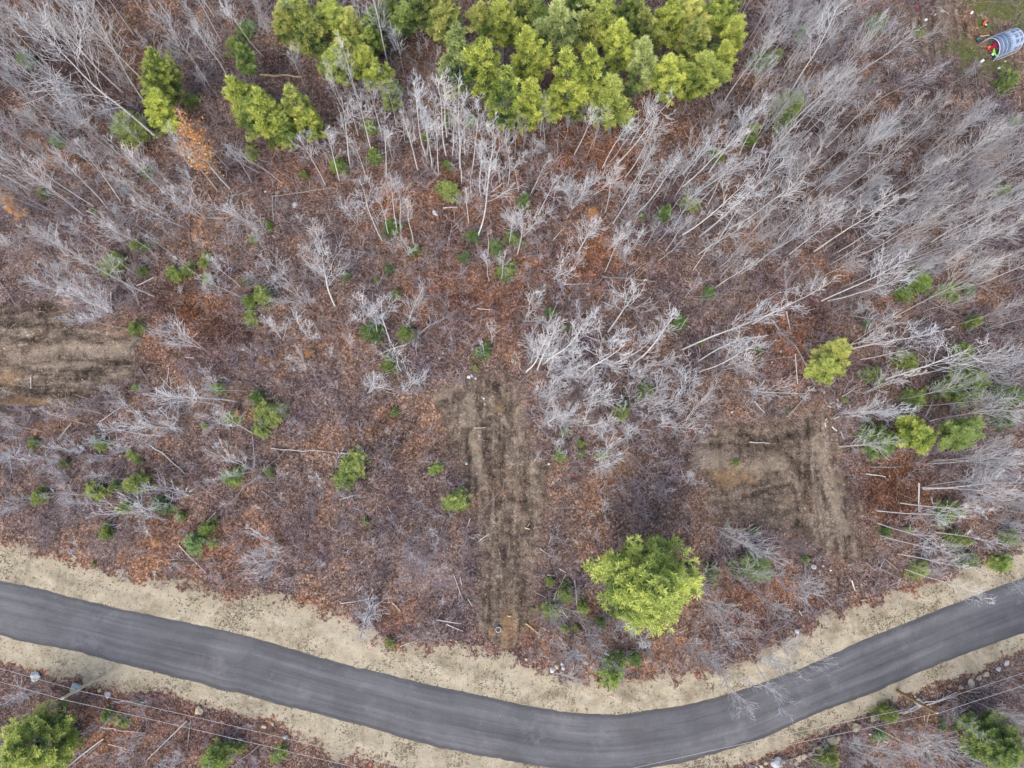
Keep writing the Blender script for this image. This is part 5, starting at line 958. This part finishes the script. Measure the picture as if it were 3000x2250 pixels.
bm = bmesh.new(); box_bm(bm, (0, 0, .3), (.85, .5, .56), None, .05); bmobj('body', bm, M['redbox'], e); bm = bmesh.new(); box_bm(bm, (0, 0, .6), (.9, .55, .07), None, .025); bmobj('lid', bm, M['redbox'], e)
e = empty('storage_bin', gnd((2926, 129))); e.rotation_euler = (0, 0, .3); tag(e, 'pink-red storage bin in the middle of the greenhouse', 'bin')
bm = bmesh.new(); box_bm(bm, (0, 0, .3), (.7, .5, .5), None, .05); bmobj('body', bm, M['redbox'], e); bm = bmesh.new(); box_bm(bm, (0, 0, .57), (.75, .55, .06), None, .025); bmobj('lid', bm, M['redbox'], e)
bucket('bucket', gnd((2864, 120)), M['teal'], 'dark teal bucket on the ground left of the greenhouse', 'bucket', .34, .3)
e = empty('plank', gnd((2885, 105), .06)); e.rotation_euler = (0, 0, .13); tag(e, 'new yellow timber plank lying beside the greenhouse', 'plank')
bm = bmesh.new(); box_bm(bm, (0, 0, 0), (1.3, .12, .05), None, .01); bmobj('board', bm, M['plank'], e); bm = bmesh.new(); box_bm(bm, (.5, 0, .04), (.08, .16, .03), None, .006); bmobj('cleat', bm, M['plank'], e)
def crate(p, s, mat, lab, cat, rz):
    e = empty('plastic_box', p); e.rotation_euler = (0, 0, rz); bm = bmesh.new(); box_bm(bm, (0, 0, s*.35), (s, s*.75, s*.7), None, s*.08); bmobj('body', bm, mat, e)
    bm = bmesh.new(); box_bm(bm, (0, 0, s*.73), (s*1.06, s*.8, s*.08), None, s*.03); bmobj('lid', bm, mat, e); tag(e, lab, cat)
crate(gnd((2875, 181)), .42, M['whitep'], 'white plastic box on the ground below the greenhouse opening', 'box', .6)
crate(gnd((2711, 60)), .32, M['whitep'], 'white plastic box in the dirt left of the grass', 'box', .2)
crate(gnd((2845, 39)), .34, M['whitep'], 'white plastic box lying above the greenhouse near the grass', 'box', 1.0)
crate(gnd((2925, 201)), .30, M['whitep'], 'white plastic box lowest in the yard below the greenhouse', 'box', .4)
crate(gnd((2686, 25)), .3, M['redbox'], 'crimson plastic box in the dark dirt at the top edge', 'box', .3)
crate(gnd((2944, 181)), .22, M['rail'], 'small cream box on the grass in front of the greenhouse', 'box', .3)
crate(gnd((2738, 45)), .25, M['silver'], 'small silver box beside the grey rock in the yard', 'box', .9)

write_labels()
# ------------------------------------------------------------------ light and view
AZ, EL = math.radians(205), math.radians(48)
w = bpy.data.worlds.new('World'); scene.world = w; w.use_nodes = True; N = w.node_tree.nodes
sk = N.new('ShaderNodeTexSky'); sk.sky_type = 'NISHITA'; sk.sun_disc = False; sk.sun_elevation = EL; sk.sun_rotation = AZ; sk.dust_density = 3.0; sk.air_density = 1.0
bg = N['Background']; bg.inputs[1].default_value = .12; w.node_tree.links.new(sk.outputs[0], bg.inputs[0])
sd = bpy.data.lights.new('sun', 'SUN'); sd.energy = 1.1; sd.angle = math.radians(60); sd.color = (1, .93, .82); so = bpy.data.objects.new('sun', sd); COL.objects.link(so)
dirv = Vector((math.sin(AZ)*math.cos(EL), math.cos(AZ)*math.cos(EL), math.sin(EL))); so.rotation_euler = dirv.to_track_quat('Z', 'Y').to_euler(); so.location = (0, 0, 60)
vs_ = scene.view_settings; vs_.view_transform = 'Standard'; vs_.look = 'None'; vs_.exposure = 1.0; vs_.gamma = 1
scene.render.engine = 'CYCLES'
